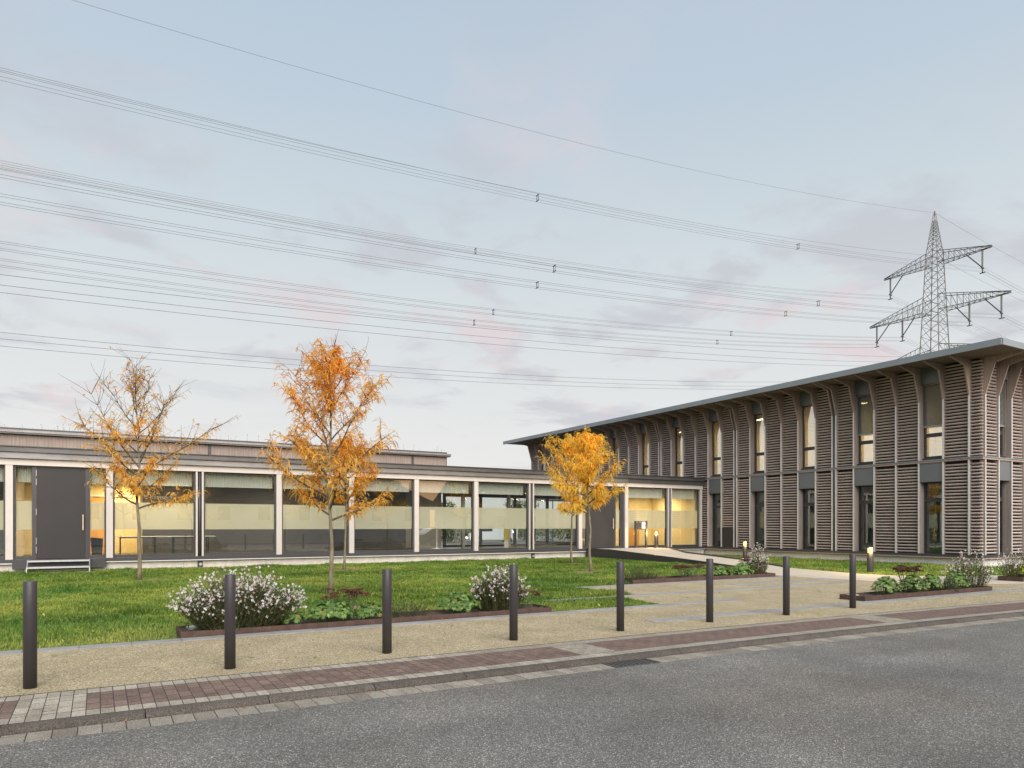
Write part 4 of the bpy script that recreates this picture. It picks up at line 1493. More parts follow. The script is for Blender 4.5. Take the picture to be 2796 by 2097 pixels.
def make_tree(label, base, H, trunk_h, radius, seed, leafm, bare_above, tints, n_prim, lean=(0, 0), dens=1.0, r0=.05, shape=1.0, dirbias=None, group='young autumn trees on the lawn', low_branch=None):
    rs = random.Random(seed)
    random.seed(seed)
    bx, by = base
    t = thing('autumn_tree', label, 'tree', (bx, by, 0), group)
    trunk, limbs, leaves = MB(), MB(), MB()
    # leader
    n = 16
    pts = []
    ox = oy = 0
    for i in range(n + 1):
        s = i / n
        ox += rs.uniform(-.022, .022) * (1 + s * 1.4); oy += rs.uniform(-.022, .022) * (1 + s * 1.4)
        pts.append(Vector((bx + ox + lean[0] * s, by + oy + lean[1] * s, H * s)))
    rad = [max(.006, r0 * (1 - .93 * (i / n) ** .8)) * (1.35 if i == 0 else 1) for i in range(n + 1)]
    kt = next(i for i in range(n + 1) if pts[i].z > H * .8)
    trunk.tube(pts, rad, 8)

    def leader(z):
        s = z / H * n
        i = min(int(s), n - 1)
        return pts[i].lerp(pts[i + 1], s - i)

    def put_cluster(p, d, k, z):
        if z > bare_above + rs.uniform(-.25, .35):
            if rs.random() < .86: return
        for _ in range(k):
            a = rs.uniform(0, 2 * PI)
            dd = (d * .55 + Vector((math.cos(a), math.sin(a), rs.uniform(-.35, .55)))).normalized()
            L = rs.uniform(.15, .28)
            zz = (z - trunk_h) / (H - trunk_h)
            tint = min(1, max(0, rs.gauss(tints[0] + (tints[1] - tints[0]) * zz, .22)))
            frond(leaves, p, dd, L, tint, rs.uniform(.30, .85), pairs=8, w=rs.uniform(.017, .028))

    def branch(p, d, L, r, lvl, up):
        m = 7 if lvl == 0 else 5
        q = p.copy(); dd = d.normalized()
        P = [q.copy()]
        for i in range(m):
            dd = (dd + Vector((rs.uniform(-.16, .16), rs.uniform(-.16, .16), up + rs.uniform(-.10, .12)))).normalized()
            q = q + dd * (L / m)
            P.append(q.copy())
        (limbs if r < .02 or lvl else limbs).tube(P, [max(.0035, r * (1 - .85 * i / m)) for i in range(m + 1)], 5 if lvl == 0 else 3, cap=False)
        for i in range(1, m + 1):
            if lvl == 0:
                if i >= 2:
                    for _ in range(3 if i < m else 4):
                        if rs.random() < .85:
                            a = rs.uniform(0, 2 * PI)
                            e = ((P[i] - P[i - 1]).normalized() * .7 + Vector((math.cos(a), math.sin(a), rs.uniform(-.1, .55))) * .8)
                            branch(P[i], e, L * rs.uniform(.22, .48), r * .4, 1, up * .5)
            if lvl == 1 or i > 2:
                dv = (P[i] - P[i - 1]).normalized()
                for fr_ in (.2, .45, .7, .95):
                    if rs.random() < dens * (.62 if lvl == 1 else .40):
                        put_cluster(P[i - 1].lerp(P[i], fr_), dv, 1, P[i].z)

    for j in range(n_prim):
        u = (j + .5) / n_prim
        z = trunk_h + (H * .95 - trunk_h) * u ** 1.05
        a = j * 2.39996 + rs.uniform(-.4, .4)
        prof = (math.sin(PI * min(1, .22 + .78 * (1 - u)) ** shape)) if shape != 0 else 1
        prof = max(.24, min(1.0, .72 + .9 * u) * (1.0 if u < .55 else 1 - (u - .55) * 1.75))
        L = radius * prof * rs.choice((.55, .8, 1.0, 1.1, 1.25)) * rs.uniform(.9, 1.1)
        dv = Vector((math.cos(a), math.sin(a), rs.uniform(.30, .75) + .75 * u))
        if dirbias and rs.random() < .5:
            dv += Vector((*dirbias, 0))
        branch(leader(z), dv, L, r0 * (.50 - .32 * u), 0, .05 if u > .3 else .0)
    if low_branch:
        for (z, dvec, L) in low_branch:
            branch(leader(z), Vector(dvec), L, r0 * .42, 0, -.02)
    for _ in range(5):
        branch(pts[-1] - Vector((0, 0, rs.uniform(.05, .5))), Vector((rs.uniform(-.6, .6), rs.uniform(-.6, .6), 1)), rs.uniform(.3, .6), .010, 1, .05)
    trunk.build('trunk', BARK, t, smooth=True)
    b_ = limbs.build('branches', TWIG, t, smooth=True)
    c_ = leaves.build('crown', leafm, t, tint=True)
    return t


CAMR = Vector((.8648, -.5021, 0))      # towards the right of the photograph
make_tree('orange-leaved young tree with bare upper twigs, in front of the left door and lettered window', (1.04, 23.1), 6.0, 2.0, 1.80, 11, ORANGE, 4.5, (.80, .55), 27, dens=1.0, r0=.062)
make_tree('tallest orange tree with crooked trunk standing behind the first corten planter', (4.52, 15.95), 5.72, 1.62, 1.52, 23, ORANGE, 5.25, (.80, .45), 27, dens=1.0, r0=.060, dirbias=(CAMR * -.35)[:2])
make_tree('small orange tree half hidden behind the tallest tree, close to the wing', (7.55, 24.84), 4.6, 2.05, 1.45, 37, YELLOW, 6, (.35, .15), 17, dens=1.0, r0=.055, dirbias=(CAMR * .3)[:2])
make_tree('golden tree nearest the wing, left of the entrance door', (17.04, 24.4), 5.15, 1.9, 1.35, 51, YELLOW, 6, (.85, .70), 22, dens=1.0, r0=.055)
make_tree('golden tree with a side branch to the right, in front of the entrance door', (14.5, 19.63), 4.70, 2.05, 1.0, 64, YELLOW, 6, (.85, .75), 21, dens=1.0, r0=.055,
          low_branch=[(2.35, (CAMR.x, CAMR.y, .35), 1.25), (2.0, (-CAMR.x, -CAMR.y, .3), .75)])
random.seed(99)
for (x, y, r_) in ((1.4, 23.0, .5), (7.6, 24.8, .6), (17.1, 24.3, .6), (14.6, 19.6, .75), (4.3, 13.2, .4)):
    mb = MB()
    pts = []
    for k in range(18):
        a = 2 * PI * k / 18
        rr = r_ * random.uniform(.75, 1.15)
        pts.append((x + rr * math.cos(a), y + rr * math.sin(a) * .8, .012))
    mb.add([(x, y, .03)] + pts, [(0, 1 + k, 1 + (k + 1) % 18) for k in range(18)])
    struct(mb, 'soil_patch', MULCH)


# ------------------------------------------------------------------ corten planters
def planter(label, x0, x1, y0, y1, h, disc=None):
    t = thing('corten_planter', label, 'planter', ((x0 + x1) / 2, (y0 + y1) / 2, 0), 'corten steel planting beds')
    th = .012
    n = max(1, int(round((x1 - x0) / 2.0)))
    for i in range(n):
        a, b = x0 + (x1 - x0) * i / n + .0015, x0 + (x1 - x0) * (i + 1) / n - .0015
        MB().box(a, b, y0, y0 + th, -.08, h).build('edge_plate', CORTEN, t)
        MB().box(a, b, y1 - th, y1, -.08, h).build('edge_plate', CORTEN, t)
    for a in (x0, x1 - th):
        MB().box(a, a + th, y0 + th, y1 - th, -.08, h).build('edge_plate', CORTEN, t)
    # uneven soil
    m = MB()
    nx, ny = int((x1 - x0) / .08), max(4, int((y1 - y0) / .08))
    vs_ = []
    for i in range(nx + 1):
        for j in range(ny + 1):
            vs_.append((x0 + th + (x1 - x0 - 2 * th) * i / nx, y0 + th + (y1 - y0 - 2 * th) * j / ny, h * .55 + random.uniform(-.012, .022)))
    fs = [(i * (ny + 1) + j, (i + 1) * (ny + 1) + j, (i + 1) * (ny + 1) + j + 1, i * (ny + 1) + j + 1) for i in range(nx) for j in range(ny)]
    m.add(vs_, fs)
    m.build('soil', SOIL, t)
    return t


planter('longest rusty corten planter along the near lawn edge', 1.0, 7.15, 10.87, 11.56, .085)
planter('rusty corten planter at the back of the gravel below the ramp', 12.45, 18.1, 14.99, 15.66, .11)
planter('rusty corten planter on the right beside the paved strip', 13.75, 18.75, 9.13, 9.72, .10)
planter('rusty corten planter at the right edge of the picture by the louvred building', 22.35, 27.5, 10.1, 10.75, .13)
for (x, y, z, l) in ((1.25, 11.45, .075, 'pale glass uplight disc in the soil at the left end of the longest planter'), (14.0, 9.58, .085, 'pale glass uplight disc at the left end of the right planter')):
    t = thing('ground_uplight', l, 'light', (x, y, z), 'glass uplights in the planters')
    MB().lathe(x, y, [(.125, z - .03), (.125, z + .004), (.105, z + .006)], 24).build('light_ring', STEEL, t)
    MB().lathe(x, y, [(.10, z + .0), (.10, z + .009), (.06, z + .013)], 24).build('light_lens', PALEG, t)


# ------------------------------------------------------------------ plants
def lobed_leaf(mb, c, n, u, size, tint):
    """palmate leaf with seven points"""
    n = n.normalized(); u = (u - n * u.dot(n)).normalized(); v = n.cross(u)
    pts = []
    for i in range(13):
        a = -2.5 + 5.0 * i / 12
        r_ = size * ((1.0 if i % 2 == 0 else .58) * (1 - .18 * abs(a) / 2.5))
        pts.append(c + u * (r_ * math.cos(a)) + v * (r_ * math.sin(a)) - n * (.16 * r_))
    mb.add([c] + pts, [(0, i + 1, i + 2) for i in range(12)], tint)


def geranium(label, x, y, rx, ry, h, n, m=None, size=.052):
    t = thing('geranium', label, 'plant', (x, y, .04), 'leafy geranium mounds')
    mb, st_ = MB(), MB()
    h *= 1.15
    for i in range(int(n * 1.9)):
        a = random.uniform(0, 2 * PI)
        q = random.random() ** .62
        e = random.uniform(.0, .25)
        px_, py2 = x + rx * q * math.cos(a), y + ry * q * math.sin(a)
        zt = .05 + h * math.sqrt(max(0, 1 - q * q * .92)) * (1 - e)
        nrm = Vector((math.cos(a) * q * 1.1 + random.uniform(-.5, .5), math.sin(a) * q * 1.1 + random.uniform(-.5, .5), .85))
        tn = random.betavariate(2, 2) * .90 if random.random() > .025 else random.uniform(.95, 1)
        lobed_leaf(mb, Vector((px_, py2, zt)), nrm, Vector((math.cos(a), math.sin(a), -.25)), size * random.uniform(.7, 1.15), tn)
        if i % 3 == 0:
            st_.tube([(x + rx * .4 * q * math.cos(a), y + ry * .4 * q * math.sin(a), .03), (px_, py2, zt)], .003, 3, .2, cap=False)
    st_.build('stems', GERA, t, tint=True)
    mb.build('leaves', m or GERA, t, tint=True)
    return t


def sedum(label, x, y, rx, ry, h, heads, leaves=60):
    t = thing('sedum', label, 'plant', (x, y, .04), 'stonecrop with dark red flower heads')
    hd, lf = MB(), MB()
    for i in range(heads):
        a = random.uniform(0, 2 * PI); q = math.sqrt(random.random())
        hx, hy = x + rx * q * math.cos(a), y + ry * q * math.sin(a)
        hz = .04 + h * random.uniform(.78, 1.05)
        lf.tube([(x + (hx - x) * .35, y + (hy - y) * .35, .03), (hx, hy, hz)], .005, 4, .2, cap=False)
        R_ = random.uniform(.065, .115)
        for k in range(75):
            b = random.uniform(0, 2 * PI); s = math.sqrt(random.random()) * R_
            c = Vector((hx + s * math.cos(b), hy + s * math.sin(b), hz + .026 * (1 - (s / R_) ** 2) + random.uniform(-.01, .008)))
            w = random.uniform(.008, .015)
            hd.add([c + Vector((-w, -w * .4, 0)), c + Vector((w, -w * .6, random.uniform(-.006, .006))), c + Vector((random.uniform(-w, w), w, .006)), c + Vector((0, 0, -.012))], [(0, 1, 2), (0, 3, 1), (1, 3, 2)], random.random())
    for i in range(leaves):
        a = random.uniform(0, 2 * PI); q = random.random()
        c = Vector((x + rx * q * math.cos(a), y + ry * q * math.sin(a), .06 + h * random.uniform(.1, .75)))
        d = Vector((math.cos(a), math.sin(a), random.uniform(.0, .6)))
        s = d.cross(Vector((0, 0, 1))).normalized() * random.uniform(.014, .022)
        L = random.uniform(.04, .065)
        lf.add([c - s * .4, c + d * L * .5 - s, c + d * L, c + d * L * .5 + s, c + s * .4], [(0, 1, 2, 3, 4)], random.random())
    lf.build('foliage', SEDG, t, tint=True)
    hd.build('flower_heads', SEDUM, t, tint=True)
    return t


def gaura(label, x, y, rx, ry, h, stems, flowers, leafy=1.0, base=.55, airy=1.0):
    t = thing('wandflower', label, 'plant', (x, y, .04), 'white wandflowers in the planters')
    sm, fl = MB(), MB()
    tips = []
    for i in range(int(stems * 4 * leafy)):
        a = random.uniform(0, 2 * PI); q = math.sqrt(random.random()) * .80
        zt = h * .62 * math.sqrt(max(.02, 1 - q * q)) * random.random() ** .8
        c = Vector((x + rx * q * math.cos(a), y + ry * q * math.sin(a), .05 + zt))
        d = Vector((math.cos(a) * .7 + random.uniform(-.6, .6), math.sin(a) * .7 + random.uniform(-.6, .6), random.uniform(.2, 1.2))).normalized()
        w = d.cross(Vector((.3, .2, 1))).normalized() * random.uniform(.005, .009)
        L = random.uniform(.03, .08)
        sm.add([c, c + d * L * .5 + w, c + d * L, c + d * L * .5 - w], [(0, 1, 2, 3)], random.uniform(0, .62))
    for i in range(stems):
        a = random.uniform(0, 2 * PI); q = math.sqrt(random.random())
        b = Vector((x + base * rx * q * math.cos(a), y + base * ry * q * math.sin(a), .03))
        hh = h * (1 - .50 * q ** 2.2) * random.uniform(.62, 1.06)
        e = Vector((x + rx * q * math.cos(a + random.uniform(-.3, .3)), y + ry * q * math.sin(a), .04 + hh))
        mid = b.lerp(e, .5) + Vector((0, 0, hh * .10))
        P = [b, b.lerp(mid, .6), mid, mid.lerp(e, .55), e]
        tn = random.uniform(.2, 1)
        sm.tube(P, [.0032, .003, .0026, .0022, .0016], 3, tn, cap=False)
        for k in range(int(17 * leafy)):
            s = random.uniform(.02, .80) ** 1.2
            j = min(int(s * 4), 3)
            c = P[j].lerp(P[j + 1], s * 4 - j)
            d = Vector((random.uniform(-1, 1), random.uniform(-1, 1), random.uniform(.2, 1.0))).normalized()
            w = d.cross(Vector((.3, .2, 1))).normalized() * .0080
            L = random.uniform(.03, .075)
            sm.add([c, c + d * L * .5 + w, c + d * L, c + d * L * .5 - w], [(0, 1, 2, 3)], random.uniform(0, .75))
        tips.append(P)
    for i in range(flowers):
        P = random.choice(tips)
        s = 1 - abs(random.gauss(0, .25))
        s = min(1, max(.4, s))
        j = min(int(s * 4), 3)
        c = P[j].lerp(P[j + 1], s * 4 - j) + Vector((random.uniform(-.022, .022), random.uniform(-.022, .022), random.uniform(-.015, .02)))
        nrm = Vector((random.uniform(-1, 1) - .3, random.uniform(-1, 1) - .8, random.uniform(-.2, .9))).normalized()
        u = nrm.cross(Vector((0, 0, 1)))
        if u.length < .1: u = Vector((1, 0, 0))
        u.normalize(); v = nrm.cross(u)
        sz = random.uniform(.012, .020)
        tn = random.random() ** .6 if random.random() > .25 else random.uniform(0, .25)
        ro = random.uniform(0, 1.5)
        for k in range(4):
            a = ro + k * PI / 2 + random.uniform(-.2, .2)
            d1 = u * math.cos(a) + v * math.sin(a)
            d2 = u * math.cos(a + PI / 2) + v * math.sin(a + PI / 2)
            fl.add([c, c + d1 * sz * .7 + d2 * sz * .42, c + d1 * sz * 1.25 + nrm * sz * .2, c + d1 * sz * .7 - d2 * sz * .42], [(0, 1, 2, 3)], tn)
    sm.build('stems', GAURA, t, tint=True)
    fl.build('blossoms', PETAL, t, tint=True)
    return t


def herb(label, x, y, rx, ry, h, n, m=None):
    t = thing('herb_shrub', label, 'plant', (x, y, .04), 'low grey-green herbs')
    mb = MB()
    for i in range(n):
        a = random.uniform(0, 2 * PI); q = math.sqrt(random.random())
        b = Vector((x + rx * .8 * q * math.cos(a), y + ry * .8 * q * math.sin(a), .03))
        e = b + Vector((random.uniform(-.12, .12) + rx * .25 * q * math.cos(a), random.uniform(-.08, .08), h * (1 - .6 * q * q) * random.uniform(.5, 1.1)))
        mb.tube([b, b.lerp(e, .5) + Vector((0, 0, .02)), e], .0022, 3, .3, cap=False)
        for k in range(9):
            s = random.uniform(.15, 1)
            c = b.lerp(e, s)
            d = Vector((random.uniform(-1, 1), random.uniform(-1, 1), random.uniform(-.1, .9))).normalized()
            w = d.cross(Vector((.3, .2, 1))).normalized() * .006
            L = random.uniform(.018, .035)
            mb.add([c, c + d * L * .5 + w, c + d * L, c + d * L * .5 - w], [(0, 1, 2, 3)], random.random())
    mb.build('foliage', m or HERB, t, tint=True)
    return t


random.seed(5)
gaura('biggest white-flowering wandflower bush, behind the second bollard', 1.84, 11.24, 1.02, .55, .92, 560, 1350, 1.5)
geranium('small geranium clump tucked at the right foot of the biggest white bush', 2.62, 11.12, .20, .16, .20, 42)
geranium('geranium mound with dark sedum heads rising behind it, in the longest planter', 3.18, 11.14, .43, .30, .30, 165)
geranium('small geranium mound just left of the third bollard', 3.80, 11.10, .26, .22, .24, 80)
sedum('sedum with brown-red heads behind the tallest geranium mound of the longest planter', 3.42, 11.30, .38, .14, .47, 15)
herb('grey-green herb shrub right of the third bollard', 4.45, 11.24, .48, .24, .34, 170)
geranium('rounded geranium mound between the herb and the second white bush', 5.42, 11.16, .42, .28, .33, 160)
gaura('second white wandflower bush, behind the fourth bollard', 6.26, 11.26, .60, .40, .88, 360, 560, 1.4)
sedum('small dark sedum at the right end of the longest planter', 6.88, 11.28, .20, .16, .30, 7, 30)
herb('brown-green herb cushion at the left end of the planter below the ramp', 12.95, 15.3, .72, .3, .46, 300)
sedum('reddish sedum in the middle of the planter below the ramp', 14.75, 15.30, .55, .26, .36, 24, 330)
geranium('geranium mound right of the sixth bollard in the planter below the ramp', 16.0, 15.26, .46, .28, .30, 150)
geranium('geranium mound at the right end of the planter below the ramp', 16.95, 15.26, .46, .28, .36, 150)
gaura('airy white wandflower beside the lit lamp at the foot of the ramp', 17.75, 15.38, .46, .34, 1.02, 150, 330, .7)
sedum('little brown sedum in front of the airy wandflower by the ramp', 17.35, 15.5, .22, .12, .55, 6, 30)
geranium('first geranium mound from the left in the right planter', 14.93, 9.42, .38, .26, .36, 140)
geranium('geranium mound under the dark sedum heads in the right planter', 15.88, 9.40, .36, .26, .38, 140)
sedum('dark brown sedum heads standing above the right planter', 16.0, 9.54, .55, .12, .60, 24, 30)
geranium('narrow geranium mound in the middle of the right planter', 16.62, 9.40, .30, .24, .36, 110)
herb('dark trailing herb spilling over the right planter', 17.15, 9.32, .42, .30, .36, 190)
geranium('last geranium mound on the right of the right planter', 17.72, 9.42, .40, .25, .36, 140)
gaura('tall airy wandflower at the right end of the right planter', 18.40, 9.46, .85, .45, 1.00, 170, 330, .55)
geranium('lime-yellow geranium mound in the planter at the right edge', 23.35, 10.42, .62, .30, .42, 190, LIME)
gaura('thin wandflower in the planter at the right edge', 22.75, 10.5, .70, .40, .92, 130, 240, .55)
sedum('sedum head above the lime-yellow geranium', 23.6, 10.6, .30, .10, .64, 5, 10)


# ------------------------------------------------------------------ grass
def inpoly(x, y, poly):
    c = np.zeros(x.shape, bool)
    n = len(poly)
    for i in range(n):
        x1, y1 = poly[i]; x2, y2 = poly[(i + 1) % n]
        cond = ((y1 > y) != (y2 > y)) & (x < (x2 - x1) * (y - y1) / (y2 - y1 + 1e-12) + x1)
        c ^= cond
    return c


LAWN = [(-14, 10.85), (9.75, 10.85), (9.85, 12.38), (8.2, 12.42), (8.2, 12.62), (10.5, 12.66), (10.75, 13.4), (10.55, 14.70), (10.4, 14.96), (18.1, 14.96), (18.6, 15.7), (20.75, 18.4), (20.92, 20.6), (21.15, 24), (21.2, 29.2), (-14, 29.2)]
RLAWN = [(22.65, 18.4), (22.1, 16.4), (21.65, 14.6), (21.85, 13.7), (22.7, 12.6), (24.7, 11.9), (27.0, 11.4), (31, 11.2), (36, 11.1), (36, 14.7), (29.45, 14.7), (29.45, 29.2), (25.5, 29.0), (25.4, 27.5), (23.95, 24.9), (23.6, 21.4)]
HOLES = [(1.4, 23.0, .42), (7.6, 24.8, .5), (17.1, 24.3, .5), (14.6, 19.6, .62), (4.3, 13.2, .32)]
PLAN = [(1.0, 7.15, 10.6, 11.57), (12.4, 18.15, 14.9, 15.68), (22.3, 27.6, 10.05, 10.8)]


def smooth_noise(x, y, s, seed):
    r_ = np.random.default_rng(seed)
    G = r_.random((256, 256))
    u, v = x * s + 40, y * s + 40
    i, j = np.floor(u).astype(int), np.floor(v).astype(int)
    fu, fv = u - i, v - j
    fu = fu * fu * (3 - 2 * fu); fv = fv * fv * (3 - 2 * fv)
    g = lambda a, b: G[a % 256, b % 256]
    return (g(i, j) * (1 - fu) + g(i + 1, j) * fu) * (1 - fv) + (g(i, j + 1) * (1 - fu) + g(i + 1, j + 1) * fu) * fv


def grass(poly, bbox, n, name):
    x = rng.uniform(bbox[0], bbox[1], n); y = rng.uniform(bbox[2], bbox[3], n)
    ok = inpoly(x, y, poly)
    # keep what the view can reach, with a margin; thin out with distance
    fw = x * .5021 + y * .8648; rt = x * .8648 - y * .5021
    ok &= (rt > -.80 * fw - 1.5) & (rt < .80 * fw + 1.5)
    ok &= rng.random(n) < np.clip((15.0 / fw) ** 1.3, 0, 1)
    for hx, hy, hr in HOLES: ok &= np.hypot(x - hx, (y - hy) / .8) > hr * rng.uniform(.7, 1.15, n)
    for a, b, c, d in PLAN: ok &= ~((x > a - .02) & (x < b + .02) & (y > c) & (y < d + .02))
    x, y, fw = x[ok], y[ok], fw[ok]
    n = len(x)
    clump = smooth_noise(x, y, 1.6, 3) * .6 + smooth_noise(x, y, 4.2, 4) * .4
    wide = smooth_noise(x, y, .35, 5)
    h = (.020 + .085 * np.clip((clump - .36) * 1.8, 0, 1) ** 1.5) * rng.uniform(.4, 1.4, n) + .010
    h *= np.where(rng.random(n) < .02, 1.7, 1)
    edge = np.clip((y - 10.9) / .6, .45, 1)
    h *= edge
    w = rng.uniform(.0030, .0055, n) * np.clip(fw / 12, .9, 2.1)
    a = rng.uniform(0, 2 * np.pi, n)
    dx, dy = np.cos(a), np.sin(a)
    lean = rng.uniform(.3, 2.1, n) * h
    la = a + rng.uniform(.8, 2.3, n)
    lx, ly = np.cos(la) * lean, np.sin(la) * lean
    V = np.zeros((n, 5, 3), np.float32)
    z0 = -.02
    V[:, 0] = np.stack([x - dx * w, y - dy * w, np.full(n, z0)], 1)
    V[:, 1] = np.stack([x + dx * w, y + dy * w, np.full(n, z0)], 1)
    V[:, 2] = np.stack([x + dx * w * .8 + lx * .38, y + dy * w * .8 + ly * .38, h * .62], 1)
    V[:, 3] = np.stack([x - dx * w * .8 + lx * .38, y - dy * w * .8 + ly * .38, h * .62], 1)
    V[:, 4] = np.stack([x + lx, y + ly, h], 1)
    tint = np.clip(.50 + .55 * (wide - .5) - .50 * (clump - .5) + rng.normal(0, .17, n), 0, .86)
    dry = rng.random(n) < .035
    tint[dry] = rng.uniform(.85, 1, dry.sum())
    me = bpy.data.meshes.new(name)
    me.vertices.add(n * 5)
    me.vertices.foreach_set('co', V.reshape(-1))
    o = (np.arange(n) * 5)[:, None]
    q = (o + np.array([0, 1, 2, 3])).astype(np.int32)
    t3 = (o + np.array([3, 2, 4])).astype(np.int32)
    loops = np.concatenate([q, t3], 1).reshape(-1)
    me.loops.add(n * 7)
    me.loops.foreach_set('vertex_index', loops)
    me.polygons.add(n * 2)
    ls = np.stack([np.arange(n) * 7, np.arange(n) * 7 + 4], 1).reshape(-1).astype(np.int32)
    me.polygons.foreach_set('loop_start', ls)
    me.update(calc_edges=True)
    at = me.attributes.new('tint', 'FLOAT', 'POINT')
    at.data.foreach_set('value', np.repeat(tint, 5).astype(np.float32))
    me.materials.append(GRASSM)
    ob = bpy.data.objects.new(name, me)
    COL.objects.link(ob)
    ob['kind'] = 'stuff'
    return n


ng = grass(LAWN, (-14, 21.3, 10.8, 29.3), 900000, 'grass')
ng += grass(RLAWN, (21.4, 36, 11, 29.3), 220000, 'grass')
print('grass blades', ng)

# tufts and weeds in the gravel, broad lawn weeds, fallen leaves
tf = MB()
for i in range(70):
    x, y = random.uniform(-1.5, 16), random.uniform(8.0, 10.5)
    if i % 3 == 0: x, y = random.uniform(10.5, 18.5), random.uniform(10.8, 14.7)
    for k in range(random.randint(4, 12)):
        a = random.uniform(0, 2 * PI); h = random.uniform(.01, .05)
        d = Vector((math.cos(a), math.sin(a), 0)) * random.uniform(.01, .04)
        c = Vector((x + random.uniform(-.03, .03), y + random.uniform(-.03, .03), -.004))
        s = Vector((-math.sin(a), math.cos(a), 0)) * .003
        tf.add([c - s, c + s, c + d + Vector((0, 0, h))], [(0, 1, 2)], random.uniform(.2, .9))
struct(tf, 'gravel_weeds', GRASSM, None, 'stuff', tint=True)
wdl = MB()
for i in range(900):
    x, y = random.uniform(-5, 18), random.uniform(11.0, 25)
    if not inpoly(np.array([x]), np.array([y]), LAWN)[0] or any(a < x < b and c < y < d for a, b, c, d in PLAN): continue
    for k in range(random.randint(5, 9)):
        a = random.uniform(0, 2 * PI); L = random.choice((.03, .04, .05, .06, .10)) * random.uniform(.8, 1.2)
        c = Vector((x, y, .01)); d = Vector((math.cos(a), math.sin(a), random.uniform(.25, .9))).normalized()
        s = d.cross(Vector((0, 0, 1))).normalized() * L * .17
        wdl.add([c, c + d * L * .55 + s, c + d * L, c + d * L * .55 - s], [(0, 1, 2, 3)], random.choice((.05, .15, .25, .35, .55, .95)))
struct(wdl, 'lawn_weeds', GRASSM, None, 'stuff', tint=True)
fl = MB()
for i in range(760):
    if i >= 420:
        bx_, by_ = random.choice(((1.04, 23.1), (4.52, 15.95), (4.52, 15.95), (7.55, 24.8), (17.04, 24.4), (14.5, 19.6)))
        x, y, z = random.gauss(bx_, 1.1), random.gauss(by_, 1.0), random.uniform(.03, .08)
        if y < 11.7 or y > 29: continue
    elif i < 190: x, y, z = random.uniform(-1, 7.5), random.gauss(10.87, .06), .03
    elif i < 260: x, y, z = random.uniform(-2, 12), random.uniform(11, 20), .07
    elif i < 380: x, y, z = random.uniform(-1, 18), random.uniform(6.45, 10.4), .004
    else: x, y, z = random.uniform(0, 14), random.gauss(6.64, .05), ROAD_Z + .006
    y += cv(x) if y < 8 else 0
    a = random.uniform(0, 2 * PI); s = random.uniform(.008, .022) if i < 420 else random.uniform(.014, .03)
    if i >= 260 and i < 380: s *= .8
    c = Vector((x, y, z))
    u = Vector((math.cos(a), math.sin(a), random.uniform(-.3, .3))) * s
    v = Vector((-math.sin(a), math.cos(a), random.uniform(-.3, .3))) * s * .6
    fl.add([c - u, c + v, c + u + Vector((0, 0, s * .4)), c - v], [(0, 1, 2, 3)], random.random())
struct(fl, 'fallen_leaves', FALLEN, None, 'stuff', tint=True)
gb = MB()
for i in range(9000):
    x = random.uniform(-1.6, 10); y = random.uniform(7.96, 10.55)
    if x > 5: y += cv(x) * (1 if y < 8.3 else 0)
    s = random.uniform(.003, .0065)
    a = random.uniform(0, 2 * PI)
    c, d = math.cos(a) * s, math.sin(a) * s
    z = -.005
    gb.add([(x + c, y + d, z), (x - d, y + c, z), (x - c, y - d, z), (x + d, y - c, z), (x + d * .2, y + c * .2, z + s * .9)], [(0, 1, 4), (1, 2, 4), (2, 3, 4), (3, 0, 4)])
struct(gb, 'gravel_stones', GRAVEL, None, 'stuff')


# ------------------------------------------------------------------ what the windows mirror: house and cars across the street
hs = thing('white_house', 'white rendered house with dark hipped roof across the street', 'house', (18, -17, 0))
MB().box(-11, 31, -22, -12, -.1, 3.9).build('house_wall', HOUSEW, hs)
rf = MB()
rf.add([(-11.7, -22.7, 3.9), (31.7, -22.7, 3.9), (31.7, -11.3, 3.9), (-11.7, -11.3, 3.9), (-6.5, -17, 7.6), (26.5, -17, 7.6)],
       [(0, 1, 5, 4), (1, 2, 5), (2, 3, 4, 5), (3, 0, 4), (3, 2, 1, 0)])
rf.build('roof', TILE, hs)
for x in (-8.4, -4.6, -1.0, 2.6, 6.2, 9.6, 13.2, 17.0, 20.6, 24.4, 28.0):
    f = MB().box(x, x + 1.25, -12.01, -11.94, 2.05, 3.55).build('window', WHITE, hs)
    MB().box(x + .08, x + 1.17, -11.939, -11.93, 2.13, 3.47).build('pane', CARGLASS, f)
    MB().box(x - .08, x + 1.33, -12.0, -11.86, 1.97, 2.045).build('sill', CONC, f)


hs2 = thing('glow_blocking_house', 'added house further right across the street, blocking the sunset glow', 'house', (45, -14, 0))  # made-up house, added to keep the low sunset glow off the wing glass
MB().box(36, 56, -22, -10, -.3, 3.6).build('house_wall', HOUSEW, hs2)
rf = MB()
rf.add([(35.3, -22.6, 3.6), (56.7, -22.6, 3.6), (56.7, -9.4, 3.6), (35.3, -9.4, 3.6), (35.3, -16, 7.4), (56.7, -16, 7.4)],
       [(0, 1, 5, 4), (2, 3, 4, 5), (0, 4, 3), (1, 2, 5), (3, 2, 1, 0)])
rf.build('roof', TILE, hs2)
for x in (38, 42, 46, 50):
    f = MB().box(x, x + 1.2, -10.01, -9.94, 1.4, 2.8).build('window', WHITE, hs2)
    MB().box(x + .08, x + 1.12, -9.939, -9.93, 1.48, 2.72).build('pane', CARGLASS, f)


